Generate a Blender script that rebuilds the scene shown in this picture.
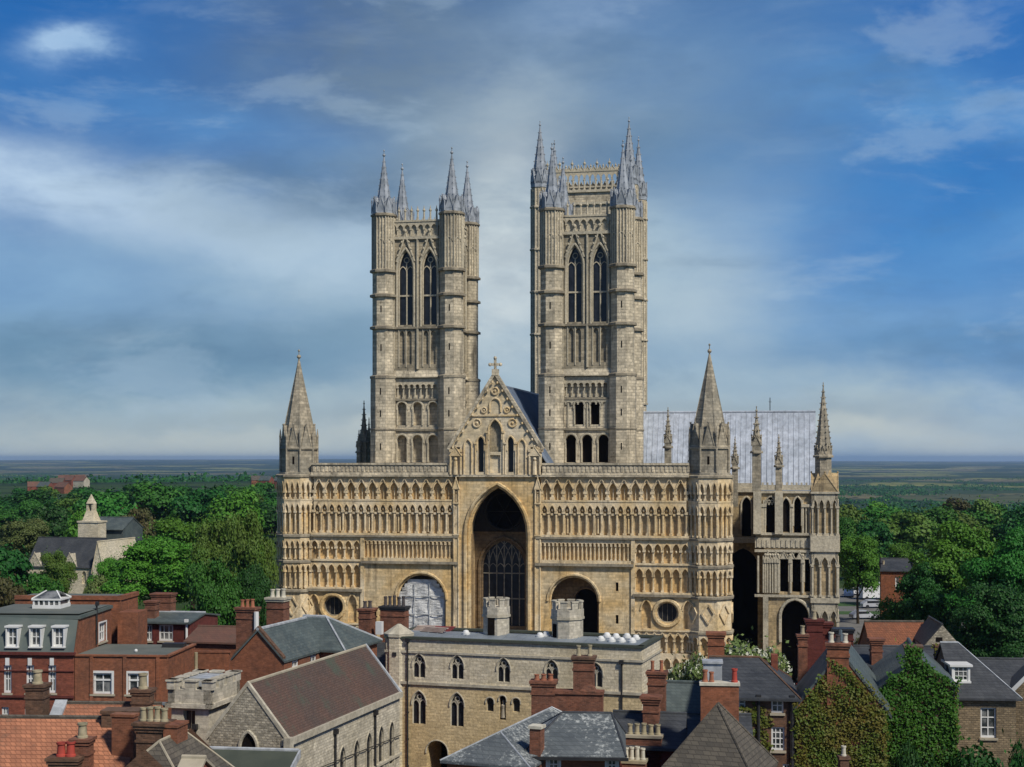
import bpy, math, random
import numpy as np
from math import sin, cos, tan, pi, sqrt, radians as R, atan2

# ------------------------------------------------------------------ scene, camera, sky, sun
SC = bpy.context.scene
for o in list(bpy.data.objects):
    bpy.data.objects.remove(o)
COL = SC.collection
F, CX, HY, ZC = 1475.0, 512.0, 459.0, 26.4      # focal length in px, centre, horizon row, camera height
cam = bpy.data.cameras.new('camera'); cam_o = bpy.data.objects.new('camera', cam); COL.objects.link(cam_o)
cam.sensor_fit = 'HORIZONTAL'; cam.sensor_width = 36; cam.lens = 36 * F / 1024
cam.shift_y = (HY - 383.5) / 1024
cam.clip_start = 1; cam.clip_end = 90000
cam_o.location = (0, 0, ZC); cam_o.rotation_euler = (R(90), 0, 0)
SC.camera = cam_o
SC.view_settings.view_transform = 'Standard'; SC.view_settings.look = 'None'
SC.view_settings.exposure = 0.0; SC.view_settings.gamma = 1
SC.view_settings.use_curve_mapping = False
SC.cycles.max_bounces = 6; SC.cycles.diffuse_bounces = 3; SC.cycles.volume_bounces = 1
SC.cycles.transparent_max_bounces = 6

HAZE = 4.5e-5
SUN_EL, SUN_AZ = 46.0, 142.0       # azimuth clockwise from +Y (view direction): behind the camera, to the right
sun = bpy.data.lights.new('sun', 'SUN'); sun.energy = 3.8; sun.angle = R(6); sun.color = (1, .93, .82)
sun_o = bpy.data.objects.new('sun', sun); COL.objects.link(sun_o)
sun_o.location = (60, -60, 120)
sun_o.rotation_euler = (R(90 - SUN_EL), 0, R(180 - SUN_AZ))

class NT:
    """small node-tree helper"""
    def __init__(s, tree): s.t = tree; s.n = tree.nodes; s.l = tree.links
    def node(s, typ, **kw):
        n = s.n.new(typ)
        for k, v in kw.items(): setattr(n, k, v)
        return n
    def put(s, sock, v):
        if isinstance(v, bpy.types.NodeSocket): s.l.new(v, sock)
        else:
            if sock.type == 'RGBA' and len(v) == 3: v = (*v, 1)
            sock.default_value = v
    def math(s, op, a, b=None, c=None, clamp=False):
        n = s.node('ShaderNodeMath', operation=op, use_clamp=clamp)
        s.put(n.inputs[0], a)
        if b is not None: s.put(n.inputs[1], b)
        if c is not None: s.put(n.inputs[2], c)
        return n.outputs[0]
    def smooth(s, x, a, b):
        n = s.node('ShaderNodeMapRange', interpolation_type='SMOOTHSTEP')
        s.put(n.inputs[0], x); s.put(n.inputs[1], a); s.put(n.inputs[2], b); s.put(n.inputs[3], 0.0); s.put(n.inputs[4], 1.0)
        return n.outputs[0]
    def mix(s, f, a, b, blend='MIX'):
        n = s.node('ShaderNodeMix', data_type='RGBA', blend_type=blend)
        s.put(n.inputs[0], f); s.put(n.inputs[6], a); s.put(n.inputs[7], b)
        return n.outputs[2]
    def comb(s, x, y, z=0.0):
        n = s.node('ShaderNodeCombineXYZ')
        for i, v in enumerate((x, y, z)): s.put(n.inputs[i], v)
        return n.outputs[0]
    def sep(s, v):
        n = s.node('ShaderNodeSeparateXYZ'); s.put(n.inputs[0], v); return n.outputs
    def noise(s, vec, scale, detail=5.0, rough=.55, dist=0.0):
        n = s.node('ShaderNodeTexNoise'); s.put(n.inputs['Vector'], vec)
        n.inputs['Scale'].default_value = scale; n.inputs['Detail'].default_value = detail
        n.inputs['Roughness'].default_value = rough; n.inputs['Distortion'].default_value = dist
        return n.outputs[0]
    def mapping(s, vec, scale=(1, 1, 1), loc=(0, 0, 0)):
        n = s.node('ShaderNodeMapping'); s.put(n.inputs[0], vec)
        n.inputs['Scale'].default_value = scale; n.inputs['Location'].default_value = loc
        return n.outputs[0]

def lin(r, g, b):
    f = lambda c: (c / 255 / 12.92) if c / 255 <= .04045 else ((c / 255 + .055) / 1.055) ** 2.4
    return (f(r), f(g), f(b))

# ---- sky: Nishita air with layers of cloud set by compass bearing and height above the horizon
W = bpy.data.worlds.new('World'); SC.world = W; W.use_nodes = True
W.node_tree.nodes.clear(); w = NT(W.node_tree)
SKY = 0.10
tc = w.node('ShaderNodeTexCoord').outputs['Generated']
x, y, z = w.sep(tc)
az = w.math('MULTIPLY', w.math('ARCTAN2', x, y), 1.475)
el = w.math('MULTIPLY', w.math('ARCSINE', z), 1.475)
PX = w.math('ADD', az, .512)                       # bearing, thousandths of the picture's width about east
PY = w.math('SUBTRACT', .459, el)                  # height, counted down from .459 at the horizon
wv = w.comb(w.math('MULTIPLY', PX, .75), w.math('MULTIPLY', PY, 1.9), 0)
wn = w.node('ShaderNodeTexNoise'); w.put(wn.inputs['Vector'], wv); wn.inputs['Scale'].default_value = 4.5; wn.inputs['Detail'].default_value = 6; wn.inputs['Roughness'].default_value = .58
wr, wg, wb = w.sep(wn.outputs['Color'])
WX = w.math('ADD', PX, w.math('MULTIPLY', w.math('SUBTRACT', wr, .5), .16))
WY = w.math('ADD', PY, w.math('MULTIPLY', w.math('SUBTRACT', wg, .5), .09))
fine = w.noise(w.comb(w.math('MULTIPLY', PX, 1.0), w.math('MULTIPLY', PY, 2.2), 3.1), 9, 7, .6)
def blob(cx, cy, sx, sy, rot=0.0, soft=1.0, nz=.35):
    dx = w.math('SUBTRACT', WX, cx / 1000); dy = w.math('SUBTRACT', WY, cy / 1000)
    c, s_ = cos(R(rot)), sin(R(rot))
    u = w.math('ADD', w.math('MULTIPLY', dx, c * 1000 / sx), w.math('MULTIPLY', dy, s_ * 1000 / sx))
    v = w.math('ADD', w.math('MULTIPLY', dx, -s_ * 1000 / sy), w.math('MULTIPLY', dy, c * 1000 / sy))
    d = w.math('ADD', w.math('MULTIPLY', u, u), w.math('MULTIPLY', v, v))
    g = w.math('EXPONENT', w.math('MULTIPLY', d, -.5))
    g = w.math('ADD', g, w.math('MULTIPLY', w.math('SUBTRACT', fine, .5), w.math('MULTIPLY', g, nz * 4)))
    return w.math('MULTIPLY', g, soft, clamp=True)
sky = w.node('ShaderNodeTexSky', sky_type='NISHITA'); sky.sun_disc = False
sky.sun_elevation = R(SUN_EL); sky.sun_rotation = R(SUN_AZ); sky.altitude = 60
sky.air_density = 1.0; sky.dust_density = .6; sky.ozone_density = 2.5
def S(r, g, b): return tuple(c / SKY for c in lin(r, g, b))
col = w.mix(1.0, sky.outputs[0], (.30, .46, .72), 'MULTIPLY')
hz = w.math('SUBTRACT', 1.0, w.smooth(el, .0, .40))
col = w.mix(w.math('MULTIPLY', hz, .9), col, S(128, 158, 186))
col = w.mix(w.math('MULTIPLY', w.math('SUBTRACT', 1.0, w.smooth(el, .20, .50)), .0), col, S(70, 120, 175))
L = [  # cx, cy, sx, sy, rot, strength, noise, colour
    (60, 60, 230, 120, 0, 1.0, .1, (38, 104, 176)),
    (870, 200, 215, 180, 0, 1.0, .1, (44, 118, 194)),
    (960, 40, 150, 70, 0, .8, .2, (40, 104, 182)),
    (450, 75, 210, 110, 0, .97, .4, (94, 118, 146)),
    (680, 60, 150, 90, 10, .8, .3, (70, 118, 172)),
    (600, 20, 56, 22, -25, .55, .9, (138, 165, 200)),
    (150, 130, 230, 30, 8, .6, .5, (84, 142, 202)),
    (40, 300, 330, 62, 0, .8, .35, (126, 168, 208)),
    (200, 385, 330, 42, 0, .85, .3, (126, 158, 180)),
    (800, 345, 240, 42, 0, .7, .4, (112, 156, 196)),
    (965, 125, 100, 20, 8, .75, .8, (108, 160, 214)),
    (990, 250, 150, 26, -14, .8, .7, (106, 158, 210)),
    (915, 318, 150, 18, -8, .6, .7, (128, 168, 208)),
    (600, 258, 140, 112, 0, 1.0, .35, (176, 198, 207)),
    (500, 215, 90, 50, 0, .9, .5, (176, 194, 204)),
    (380, 296, 180, 42, 8, .85, .4, (156, 182, 200)),
    (90, 208, 190, 23, 11, 1.0, .5, (188, 212, 236)),
    (275, 246, 120, 22, 14, .9, .5, (172, 196, 216)),
    (500, 170, 190, 30, -8, .7, .6, (92, 118, 144)),
    (600, 165, 90, 26, 0, .7, .35, (96, 126, 156)),
    (170, 366, 260, 15, 3, .75, .4, (104, 142, 172)),
    (720, 352, 200, 20, 2, .6, .4, (104, 144, 180)),
    (330, 345, 150, 16, 0, .55, .4, (114, 148, 174)),
    (508, 262, 46, 84, 0, .95, .5, (208, 219, 222)), (690, 300, 50, 50, 0, .6, .6, (190, 207, 214)),
    (880, 205, 150, 95, 0, .55, .5, (58, 130, 196)),
    (45, 35, 110, 50, 0, .7, .3, (40, 106, 178)),
    (82, 68, 24, 10, -10, .85, 1.6, (158, 190, 224)), (104, 74, 16, 6, 8, .7, 1.6, (150, 184, 220)),
    (330, 400, 240, 13, 0, .6, .7, (164, 186, 198)),
    (880, 402, 220, 15, 0, .75, .6, (164, 188, 202)),
    (700, 385, 150, 14, 0, .6, .6, (162, 186, 202)),
    (250, 441, 420, 22, 0, .95, .25, (190, 200, 198)),
    (850, 441, 330, 21, 0, .95, .25, (188, 198, 198)),
    (560, 420, 500, 8, 0, .35, .6, (132, 158, 176)),
]
for cx, cy, sx, sy, rot, st, nz, c in L:
    col = w.mix(blob(cx, cy, sx, sy, rot, st, nz), col, S(*c))
tex = w.noise(w.comb(w.math('MULTIPLY', WX, 1.0), w.math('MULTIPLY', WY, 2.0), 11.3), 7.0, 9, .62, .4)
tg = w.math('ADD', .80, w.math('MULTIPLY', tex, .40))
col = w.mix(1.0, col, w.comb(tg, w.math('ADD', .84, w.math('MULTIPLY', tex, .32)), w.math('ADD', .90, w.math('MULTIPLY', tex, .20))), 'MULTIPLY')
puff = w.smooth(w.noise(w.comb(w.math('MULTIPLY', PX, 1.0), w.math('MULTIPLY', PY, 2.6), 21.0), 5.5, 9, .60, .25), .54, .68)
col = w.mix(w.math('MULTIPLY', puff, .24), col, S(178, 200, 218))
dk = w.smooth(w.noise(w.comb(w.math('MULTIPLY', PX, .9), w.math('MULTIPLY', PY, 2.4), 33.0), 4.2, 9, .6, .3), .52, .68)
col = w.mix(w.math('MULTIPLY', dk, .30), col, S(84, 116, 148))
wisps = w.smooth(w.noise(w.comb(w.math('MULTIPLY', PX, .8), w.math('MULTIPLY', PY, 3.0), 7.7), 6, 8, .62, .6), .5, .78)
col = w.mix(w.math('MULTIPLY', wisps, .13), col, S(176, 196, 212))
bg = w.node('ShaderNodeBackground'); w.put(bg.inputs[0], col); bg.inputs[1].default_value = SKY
w.l.new(bg.outputs[0], w.node('ShaderNodeOutputWorld').inputs[0])

# ------------------------------------------------------------------ materials
MATS = {}
def base(name, rough=.85, spec=.3):
    m = bpy.data.materials.new(name); m.use_nodes = True
    m.node_tree.nodes.clear(); t = NT(m.node_tree)
    b = t.node('ShaderNodeBsdfPrincipled'); b.inputs['Roughness'].default_value = rough
    b.inputs['Specular IOR Level'].default_value = spec
    t.l.new(b.outputs[0], t.node('ShaderNodeOutputMaterial').inputs[0])
    MATS[name] = m
    return m, t, b
def masonry(name, c1, c2, c3, blk=None, mortar=(.1, .08, .06), mix_m=.5, big=.18, streak=.5, soot=.35, bump=.4, grain=3.0, rough=.9, vary=.35):
    """stone or brick: patches c1/c2, sooty stains c3, courses of blocks with differing tones"""
    m, t, b = base(name, rough)
    co = t.node('ShaderNodeTexCoord').outputs['Object']
    x, y, z = t.sep(co)
    n1 = t.noise(co, big, 6, .6)
    col = t.mix(t.smooth(n1, .36, .64), c1, c2)
    h = t.noise(co, grain, 5, .65)
    if blk:
        br = t.node('ShaderNodeTexBrick'); t.put(br.inputs['Vector'], t.comb(t.math('ADD', x, y), z, 0))
        br.inputs['Scale'].default_value = 1; br.inputs['Brick Width'].default_value = blk[0]; br.inputs['Row Height'].default_value = blk[1]
        br.inputs['Mortar Size'].default_value = blk[2]; br.inputs['Mortar Smooth'].default_value = .3; br.inputs['Bias'].default_value = 0
        t.put(br.inputs['Color1'], (1 - vary, 1 - vary, 1 - vary)); t.put(br.inputs['Color2'], (1 + vary * .6, 1 + vary * .55, 1 + vary * .5)); t.put(br.inputs['Mortar'], (1, 1, 1))
        col = t.mix(.85, col, br.outputs[0], 'MULTIPLY')
        col = t.mix(t.math('MULTIPLY', br.outputs[1], mix_m), col, mortar)
    g = t.math('ADD', .30, t.math('MULTIPLY', h, 1.4))
    col = t.mix(1.0, col, t.comb(g, g, g), 'MULTIPLY')
    st = t.noise(t.mapping(co, (1.1, 1.1, .12)), 1.0, 6, .65)
    col = t.mix(t.math('MULTIPLY', t.smooth(st, .52, .74), streak), col, c3)
    n3 = t.noise(co, big * 3.3, 7, .7)
    col = t.mix(t.math('MULTIPLY', t.smooth(n3, .55, .72), soot), col, c3)
    t.put(b.inputs['Base Color'], col)
    bp = t.node('ShaderNodeBump'); bp.inputs['Strength'].default_value = bump; bp.inputs['Distance'].default_value = .06
    hh = h if not blk else t.math('SUBTRACT', h, t.math('MULTIPLY', br.outputs[1], .8))
    t.put(bp.inputs['Height'], hh); t.l.new(bp.outputs[0], b.inputs['Normal'])
    return m
def tiles(name, c1, c2, c3, cw=.25, ch=.22, amt=.5, big=.5, lich=.4, bump=.6, rough=.8, lsc=2.6):
    """roof covering: rows of tiles or slates with patches and lichen"""
    m, t, b = base(name, rough)
    co = t.node('ShaderNodeTexCoord').outputs['Object']
    x, y, z = t.sep(co)
    br = t.node('ShaderNodeTexBrick'); t.put(br.inputs['Vector'], t.comb(t.math('ADD', x, y), z, 0))
    br.inputs['Scale'].default_value = 1; br.inputs['Brick Width'].default_value = cw; br.inputs['Row Height'].default_value = ch
    br.inputs['Mortar Size'].default_value = ch * .09; br.inputs['Mortar Smooth'].default_value = .2; br.inputs['Bias'].default_value = 0
    t.put(br.inputs['Color1'], (.62, .62, .64)); t.put(br.inputs['Color2'], (1.3, 1.27, 1.22)); t.put(br.inputs['Mortar'], (.35, .35, .35))
    n1 = t.noise(co, big, 6, .65)
    col = t.mix(t.smooth(n1, .36, .64), c1, c2)
    col = t.mix(amt, col, br.outputs[0], 'MULTIPLY')
    n2 = t.noise(co, lsc, 7, .75)
    n4 = t.noise(co, .35, 3, .5)
    col = t.mix(t.math('MULTIPLY', t.smooth(t.math('ADD', n2, t.math('MULTIPLY', t.math('SUBTRACT', n4, .5), .5)), .5, .68), lich), col, c3)
    t.put(b.inputs['Base Color'], col)
    bp = t.node('ShaderNodeBump'); bp.inputs['Strength'].default_value = bump; bp.inputs['Distance'].default_value = .05
    t.put(bp.inputs['Height'], t.math('SUBTRACT', t.math('MULTIPLY', n2, .5), br.outputs[1])); t.l.new(bp.outputs[0], b.inputs['Normal'])
    return m
def plain(name, c, c2=None, scale=1.5, rough=.7, spec=.4, metal=0.0, bump=0.0):
    m, t, b = base(name, rough, spec)
    co = t.node('ShaderNodeTexCoord').outputs['Object']
    n = t.noise(co, scale, 5, .6)
    t.put(b.inputs['Base Color'], t.mix(t.smooth(n, .35, .65), c, c2 or tuple(k * .72 for k in c)))
    b.inputs['Metallic'].default_value = metal
    if bump:
        bp = t.node('ShaderNodeBump'); bp.inputs['Strength'].default_value = bump; bp.inputs['Distance'].default_value = .03
        t.put(bp.inputs['Height'], n); t.l.new(bp.outputs[0], b.inputs['Normal'])
    return m
def leaf(name, c1, c2, c3, big=.25, rough=.6, trans=.12):
    m, t, b = base(name, rough, .25)
    co = t.node('ShaderNodeTexCoord').outputs['Object']
    oi = t.node('ShaderNodeObjectInfo').outputs['Random']
    n = t.noise(co, big, 4, .6); n2 = t.noise(co, 2.3, 2, .6)
    col = t.mix(t.smooth(n, .38, .62), c1, c2)
    col = t.mix(t.math('MULTIPLY', t.smooth(n2, .48, .7), .6), col, c3)
    hs = t.node('ShaderNodeHueSaturation'); t.put(hs.inputs['Color'], col)
    t.put(hs.inputs['Hue'], t.math('ADD', .488, t.math('MULTIPLY', oi, .024)))
    t.put(hs.inputs['Value'], t.math('ADD', .8, t.math('MULTIPLY', oi, .4)))
    t.put(b.inputs['Base Color'], hs.outputs[0])
    tr = t.node('ShaderNodeBsdfTranslucent'); t.put(tr.inputs[0], hs.outputs[0])
    ms = t.node('ShaderNodeMixShader'); ms.inputs[0].default_value = trans
    t.l.new(b.outputs[0], ms.inputs[1]); t.l.new(tr.outputs[0], ms.inputs[2])
    out = [n_ for n_ in t.n if n_.type == 'OUTPUT_MATERIAL'][0]
    t.l.new(ms.outputs[0], out.inputs[0])
    return m

masonry('front_stone', (.65, .445, .19), (.65, .525, .32), (.11, .08, .048), (.75, .34, .02), (.26, .18, .10), .35, .22, .75, .6, .4, 2.2, vary=.22)
masonry('carved_stone', (.70, .585, .395), (.62, .465, .245), (.10, .078, .05), None, big=.28, streak=.85, soot=.8, bump=.6, grain=3)
masonry('golden_stone', (.65, .435, .185), (.63, .48, .265), (.12, .08, .045), (.75, .34, .02), (.24, .16, .09), .3, .13, .5, .35, .4, 2.2, vary=.22)
masonry('weathered_shadow_stone', (.22, .19, .14), (.34, .295, .21), (.09, .08, .06), None, big=.6, streak=.5, soot=.6)  # string-courses and ledges darkened: weathering plus the shadow line under them put into colour
masonry('tower_stone', (.66, .575, .415), (.46, .405, .295), (.10, .085, .062), (.75, .36, .03), (.17, .145, .105), .5, .28, .8, .8, .5, 2.0, vary=.32)
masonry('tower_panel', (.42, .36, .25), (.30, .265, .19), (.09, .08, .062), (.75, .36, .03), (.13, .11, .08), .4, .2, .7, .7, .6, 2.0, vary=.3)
masonry('tower_carving', (.54, .475, .345), (.42, .38, .285), (.10, .088, .07), None, big=.2, streak=.5, soot=.5, bump=.6, grain=4)
masonry('spire_stone', (.40, .35, .255), (.31, .285, .22), (.10, .09, .07), (.6, .35, .03), (.12, .10, .08), .4, .3, .5, .5, .4)
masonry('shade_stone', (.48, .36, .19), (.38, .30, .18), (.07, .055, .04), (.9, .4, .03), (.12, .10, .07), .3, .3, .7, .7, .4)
masonry('vault_dark', (.03, .025, .02), (.02, .017, .014), (.012, .01, .008), None, big=.3)  # near-black stone for the upper part of the great arch's recess
masonry('gable_stone', (.70, .61, .44), (.62, .51, .32), (.16, .13, .09), (.75, .36, .02), (.24, .19, .13), .25, .25, .5, .45, .4, 2.0, vary=.2)
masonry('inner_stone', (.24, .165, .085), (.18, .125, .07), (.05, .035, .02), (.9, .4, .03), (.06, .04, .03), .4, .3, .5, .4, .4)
masonry('gate_ochre', (.64, .515, .30), (.56, .43, .225), (.24, .18, .11), (.55, .21, .016), (.30, .22, .13), .4, .16, .4, .4, .5, 5, vary=.22)
masonry('gate_stone', (.66, .595, .45), (.59, .51, .34), (.24, .19, .12), (.55, .21, .016), (.30, .24, .15), .45, .16, .35, .35, .5, 5, vary=.22)
masonry('chapel_rubble', (.46, .42, .32), (.37, .33, .245), (.19, .165, .12), (.24, .13, .02), (.24, .2, .15), .5, .3, .25, .35, .9, 5, vary=.45)
masonry('chapel_ashlar', (.58, .53, .41), (.50, .455, .34), (.25, .21, .15), (.30, .16, .012), (.24, .2, .14), .6, .25, .3, .3, .5, vary=.28)
masonry('porch_stone', (.56, .51, .41), (.48, .44, .34), (.2, .18, .14), (.36, .2, .012), (.3, .27, .2), .3, .4, .4, .4, .5, vary=.2)
masonry('house_rubble', (.30, .23, .14), (.22, .17, .105), (.10, .08, .05), (.27, .13, .022), (.11, .085, .055), .5, .5, .35, .4, .9, 4, vary=.4)
masonry('pale_stone', (.48, .44, .34), (.40, .36, .27), (.2, .18, .13), None, big=.5, streak=.3, soot=.3, bump=.4)
masonry('brick_orange', (.27, .098, .048), (.20, .08, .044), (.095, .052, .036), (.225, .075, .01), (.26, .17, .11), .22, .5, .5, .55, .3, vary=.3)
masonry('brick_red', (.24, .072, .042), (.185, .06, .038), (.085, .04, .03), (.225, .075, .01), (.2, .13, .09), .2, .5, .5, .55, .3, vary=.3)
masonry('brick_maroon', (.13, .030, .024), (.10, .026, .02), (.06, .02, .016), (.225, .075, .01), (.12, .07, .05), .2, .35, .25, .25, .3, vary=.25)
masonry('brick_chimney', (.23, .09, .052), (.165, .072, .046), (.075, .04, .028), (.225, .075, .012), (.22, .16, .11), .3, .8, .4, .5, .5, vary=.4)
masonry('brick_brown', (.16, .085, .05), (.12, .07, .045), (.06, .045, .03), (.225, .075, .012), (.15, .11, .08), .3, .8, .4, .5, .5, vary=.4)
tiles('pantile', (.44, .185, .10), (.34, .14, .078), (.19, .11, .07), .24, .15, .5, .3, .6, 1.0)
tiles('range_tile', (.27, .10, .05), (.21, .085, .045), (.13, .08, .05), .2, .13, .5, .3, .5, .8)
tiles('hall_tile', (.092, .068, .056), (.125, .074, .055), (.075, .085, .062), .18, .11, .4, .2, 1.0, lsc=.42)
tiles('old_tile', (.17, .085, .06), (.13, .075, .055), (.10, .10, .07), .18, .11, .3, .3, .45)
tiles('brown_tile', (.115, .10, .078), (.088, .078, .062), (.17, .155, .115), .34, .17, .6, .6, .3)
tiles('slate_dark', (.044, .049, .055), (.065, .070, .076), (.10, .11, .10), .3, .14, .5, .5, .22, .5, .6)
tiles('slate_green', (.10, .125, .12), (.07, .09, .09), (.17, .18, .15), .3, .15, .4, .5, .35, .4, .6)
tiles('slate_lichen', (.085, .10, .108), (.115, .13, .135), (.46, .48, .45), .3, .15, .4, .45, .9, .5, .75, lsc=4.5)
plain('shed_felt', (.05, .06, .045), (.065, .075, .055), .8, .9)
plain('flat_felt', (.105, .12, .105), (.14, .15, .13), .4, .9)
plain('mansard_slate', (.085, .11, .10), (.115, .135, .12), .8, .7)
plain('lead', (.22, .25, .27), (.16, .185, .205), .6, .55, .5)
plain('lead_spire', (.37, .40, .43), (.21, .235, .255), 1.1, .5, .5)
plain('lead_roof', (.20, .25, .32), (.15, .19, .25), .3, .5, .5)
masonry('transept_lead', (.46, .50, .555), (.37, .41, .46), (.24, .26, .28), None, big=.25, streak=.55, soot=.35, bump=.08, grain=1.2, rough=.55)
plain('flashing', (.45, .47, .48), (.3, .32, .33), 2, .5)
plain('white_paint', (.74, .74, .71), (.66, .66, .62), 1.0, .55)
plain('stone_trim', (.42, .37, .27), (.33, .29, .21), 1.2, .9)
plain('terracotta', (.36, .14, .075), (.25, .10, .055), 2.5, .85)
plain('buff_pot', (.40, .34, .22), (.27, .24, .15), 2.5, .9)
plain('white_pot', (.62, .58, .46), (.45, .42, .33), 2.5, .85)
plain('soot_pot', (.05, .045, .045), (.09, .075, .07), 2, .9)
plain('red_pot', (.42, .06, .04), (.3, .05, .035), 2, .8)
plain('black_iron', (.02, .02, .022), (.03, .03, .03), 2, .5)
plain('dark_glass', (.012, .014, .018), (.03, .034, .042), .6, .12, .6)
plain('leaded_glass', (.010, .011, .014), (.022, .024, .03), 1.5, .3, .5)
plain('house_glass', (.025, .03, .035), (.22, .225, .22), 1.3, .08, .7)
plain('void', (.012, .010, .009), (.016, .013, .011), .5, 1.0, 0)
plain('bark', (.06, .045, .03), (.04, .03, .022), 2, .95, .1)
plain('timber_red', (.30, .05, .05), (.22, .05, .05), 2, .8)
plain('timber_pale', (.5, .4, .33), (.4, .3, .25), 2, .8)
leaf('leaf_bright', (.052, .165, .013), (.075, .205, .019), (.13, .29, .034))
leaf('leaf_mid', (.026, .115, .013), (.038, .145, .017), (.075, .21, .03))
leaf('leaf_dark', (.015, .068, .012), (.022, .09, .014), (.04, .13, .022))
leaf('leaf_olive', (.070, .145, .018), (.085, .14, .022), (.13, .20, .035))
leaf('leaf_pale', (.13, .17, .045), (.10, .15, .04), (.19, .22, .08))
leaf('leaf_brown', (.07, .055, .02), (.06, .065, .02), (.1, .09, .03))
leaf('ivy_olive', (.082, .115, .014), (.12, .098, .016), (.065, .13, .016), .45)
leaf('ivy_red', (.15, .06, .02), (.12, .08, .02), (.2, .08, .03), .8)
leaf('ivy_green', (.030, .120, .008), (.045, .15, .012), (.06, .18, .018), .5)
leaf('ivy_yellow', (.16, .16, .02), (.10, .13, .02), (.2, .2, .04), .8)
leaf('blossom', (.62, .62, .5), (.55, .58, .42), (.75, .74, .62), 1, .7, .1)

# ------------------------------------------------------------------ geometry helpers
class MB:
    """collects faces for ONE mesh object; cur = index of the material used next"""
    def __init__(s): s.v = []; s.f = []; s.m = []; s.cur = 0
    def poly(s, pts):
        i = len(s.v); s.v.extend(tuple(p) for p in pts); s.f.append(tuple(range(i, i + len(pts)))); s.m.append(s.cur)
    def hexa(s, p):                     # 8 points: bottom 4 then top 4
        i = len(s.v); s.v.extend(tuple(q) for q in p)
        for f in ((0, 3, 2, 1), (4, 5, 6, 7), (0, 1, 5, 4), (1, 2, 6, 5), (2, 3, 7, 6), (3, 0, 4, 7)):
            s.f.append(tuple(i + k for k in f)); s.m.append(s.cur)
    def box(s, x0, x1, y0, y1, z0, z1):
        s.hexa([(x0, y0, z0), (x1, y0, z0), (x1, y1, z0), (x0, y1, z0), (x0, y0, z1), (x1, y0, z1), (x1, y1, z1), (x0, y1, z1)])
    def fbox(s, F_, a0, a1, d0, d1, z0, z1):
        s.hexa([F_(a0, d0, z0), F_(a1, d0, z0), F_(a1, d1, z0), F_(a0, d1, z0), F_(a0, d0, z1), F_(a1, d0, z1), F_(a1, d1, z1), F_(a0, d1, z1)])
    def slab(s, pts, th=.14):           # a sloping sheet with thickness downwards
        n = len(pts); i = len(s.v)
        s.v.extend(tuple(p) for p in pts); s.v.extend((p[0], p[1], p[2] - th) for p in pts)
        s.f.append(tuple(range(i, i + n))); s.f.append(tuple(range(i + 2 * n - 1, i + n - 1, -1))); s.m += [s.cur] * 2
        for k in range(n):
            s.f.append((i + k, i + n + k, i + n + (k + 1) % n, i + (k + 1) % n)); s.m.append(s.cur)
    def cyl(s, cx, cy, r0, z0, z1, n=8, r1=None, rot=None, cap=True):
        r1 = r0 if r1 is None else r1; rot = pi / n if rot is None else rot
        i = len(s.v)
        for r, z in ((r0, z0), (r1, z1)):
            for k in range(n):
                t = rot + 2 * pi * k / n; s.v.append((cx + r * cos(t), cy + r * sin(t), z))
        for k in range(n):
            s.f.append((i + k, i + (k + 1) % n, i + n + (k + 1) % n, i + n + k)); s.m.append(s.cur)
        if cap:
            s.f.append(tuple(range(i + n, i + 2 * n))); s.f.append(tuple(range(i + n - 1, i - 1, -1))); s.m += [s.cur] * 2
    def lathe(s, cx, cy, prof, n=10):
        for (r0, z0), (r1, z1) in zip(prof, prof[1:]): s.cyl(cx, cy, max(r0, .001), z0, z1, n, max(r1, .001), cap=False)
    def tube(s, p, q, r, n=6, r1=None):
        p = np.array(p, float); q = np.array(q, float); d = q - p; L = np.linalg.norm(d)
        if L < 1e-6: return
        d /= L; a = np.array((0, 0, 1.0)) if abs(d[2]) < .9 else np.array((1.0, 0, 0))
        e = np.cross(d, a); e /= np.linalg.norm(e); g = np.cross(d, e); r1 = r if r1 is None else r1
        i = len(s.v)
        for c, rr in ((p, r), (q, r1)):
            for k in range(n):
                t = 2 * pi * (k + .5) / n; s.v.append(tuple(c + rr * (cos(t) * e + sin(t) * g)))
        for k in range(n):
            s.f.append((i + k, i + (k + 1) % n, i + n + (k + 1) % n, i + n + k)); s.m.append(s.cur)
        s.f.append(tuple(range(i + n - 1, i - 1, -1))); s.f.append(tuple(range(i + n, i + 2 * n))); s.m += [s.cur] * 2
    def path(s, pts, r, n=6):
        for p, q in zip(pts, pts[1:]): s.tube(p, q, r, n)
    def ball(s, c, r, n=8, m=5, sq=1.0):
        s.lathe(c[0], c[1], [(r * sin(pi * k / m), c[2] - sq * r * cos(pi * k / m)) for k in range(m + 1)], n)

def link(name, mb, parent, mats, smooth=False):
    me = bpy.data.meshes.new(name); me.from_pydata(mb.v, [], mb.f)
    for k in (mats if isinstance(mats, (list, tuple)) else [mats]): me.materials.append(MATS[k])
    if any(mb.m): me.polygons.foreach_set('material_index', mb.m)
    if smooth: me.polygons.foreach_set('use_smooth', [True] * len(me.polygons))
    me.update()
    o = bpy.data.objects.new(name, me); COL.objects.link(o)
    if parent is not None: o.parent = parent
    return o
def tag(o, label, cat, group=None):
    o['label'] = label; o['category'] = cat
    if group: o['group'] = group
    return o

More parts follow.
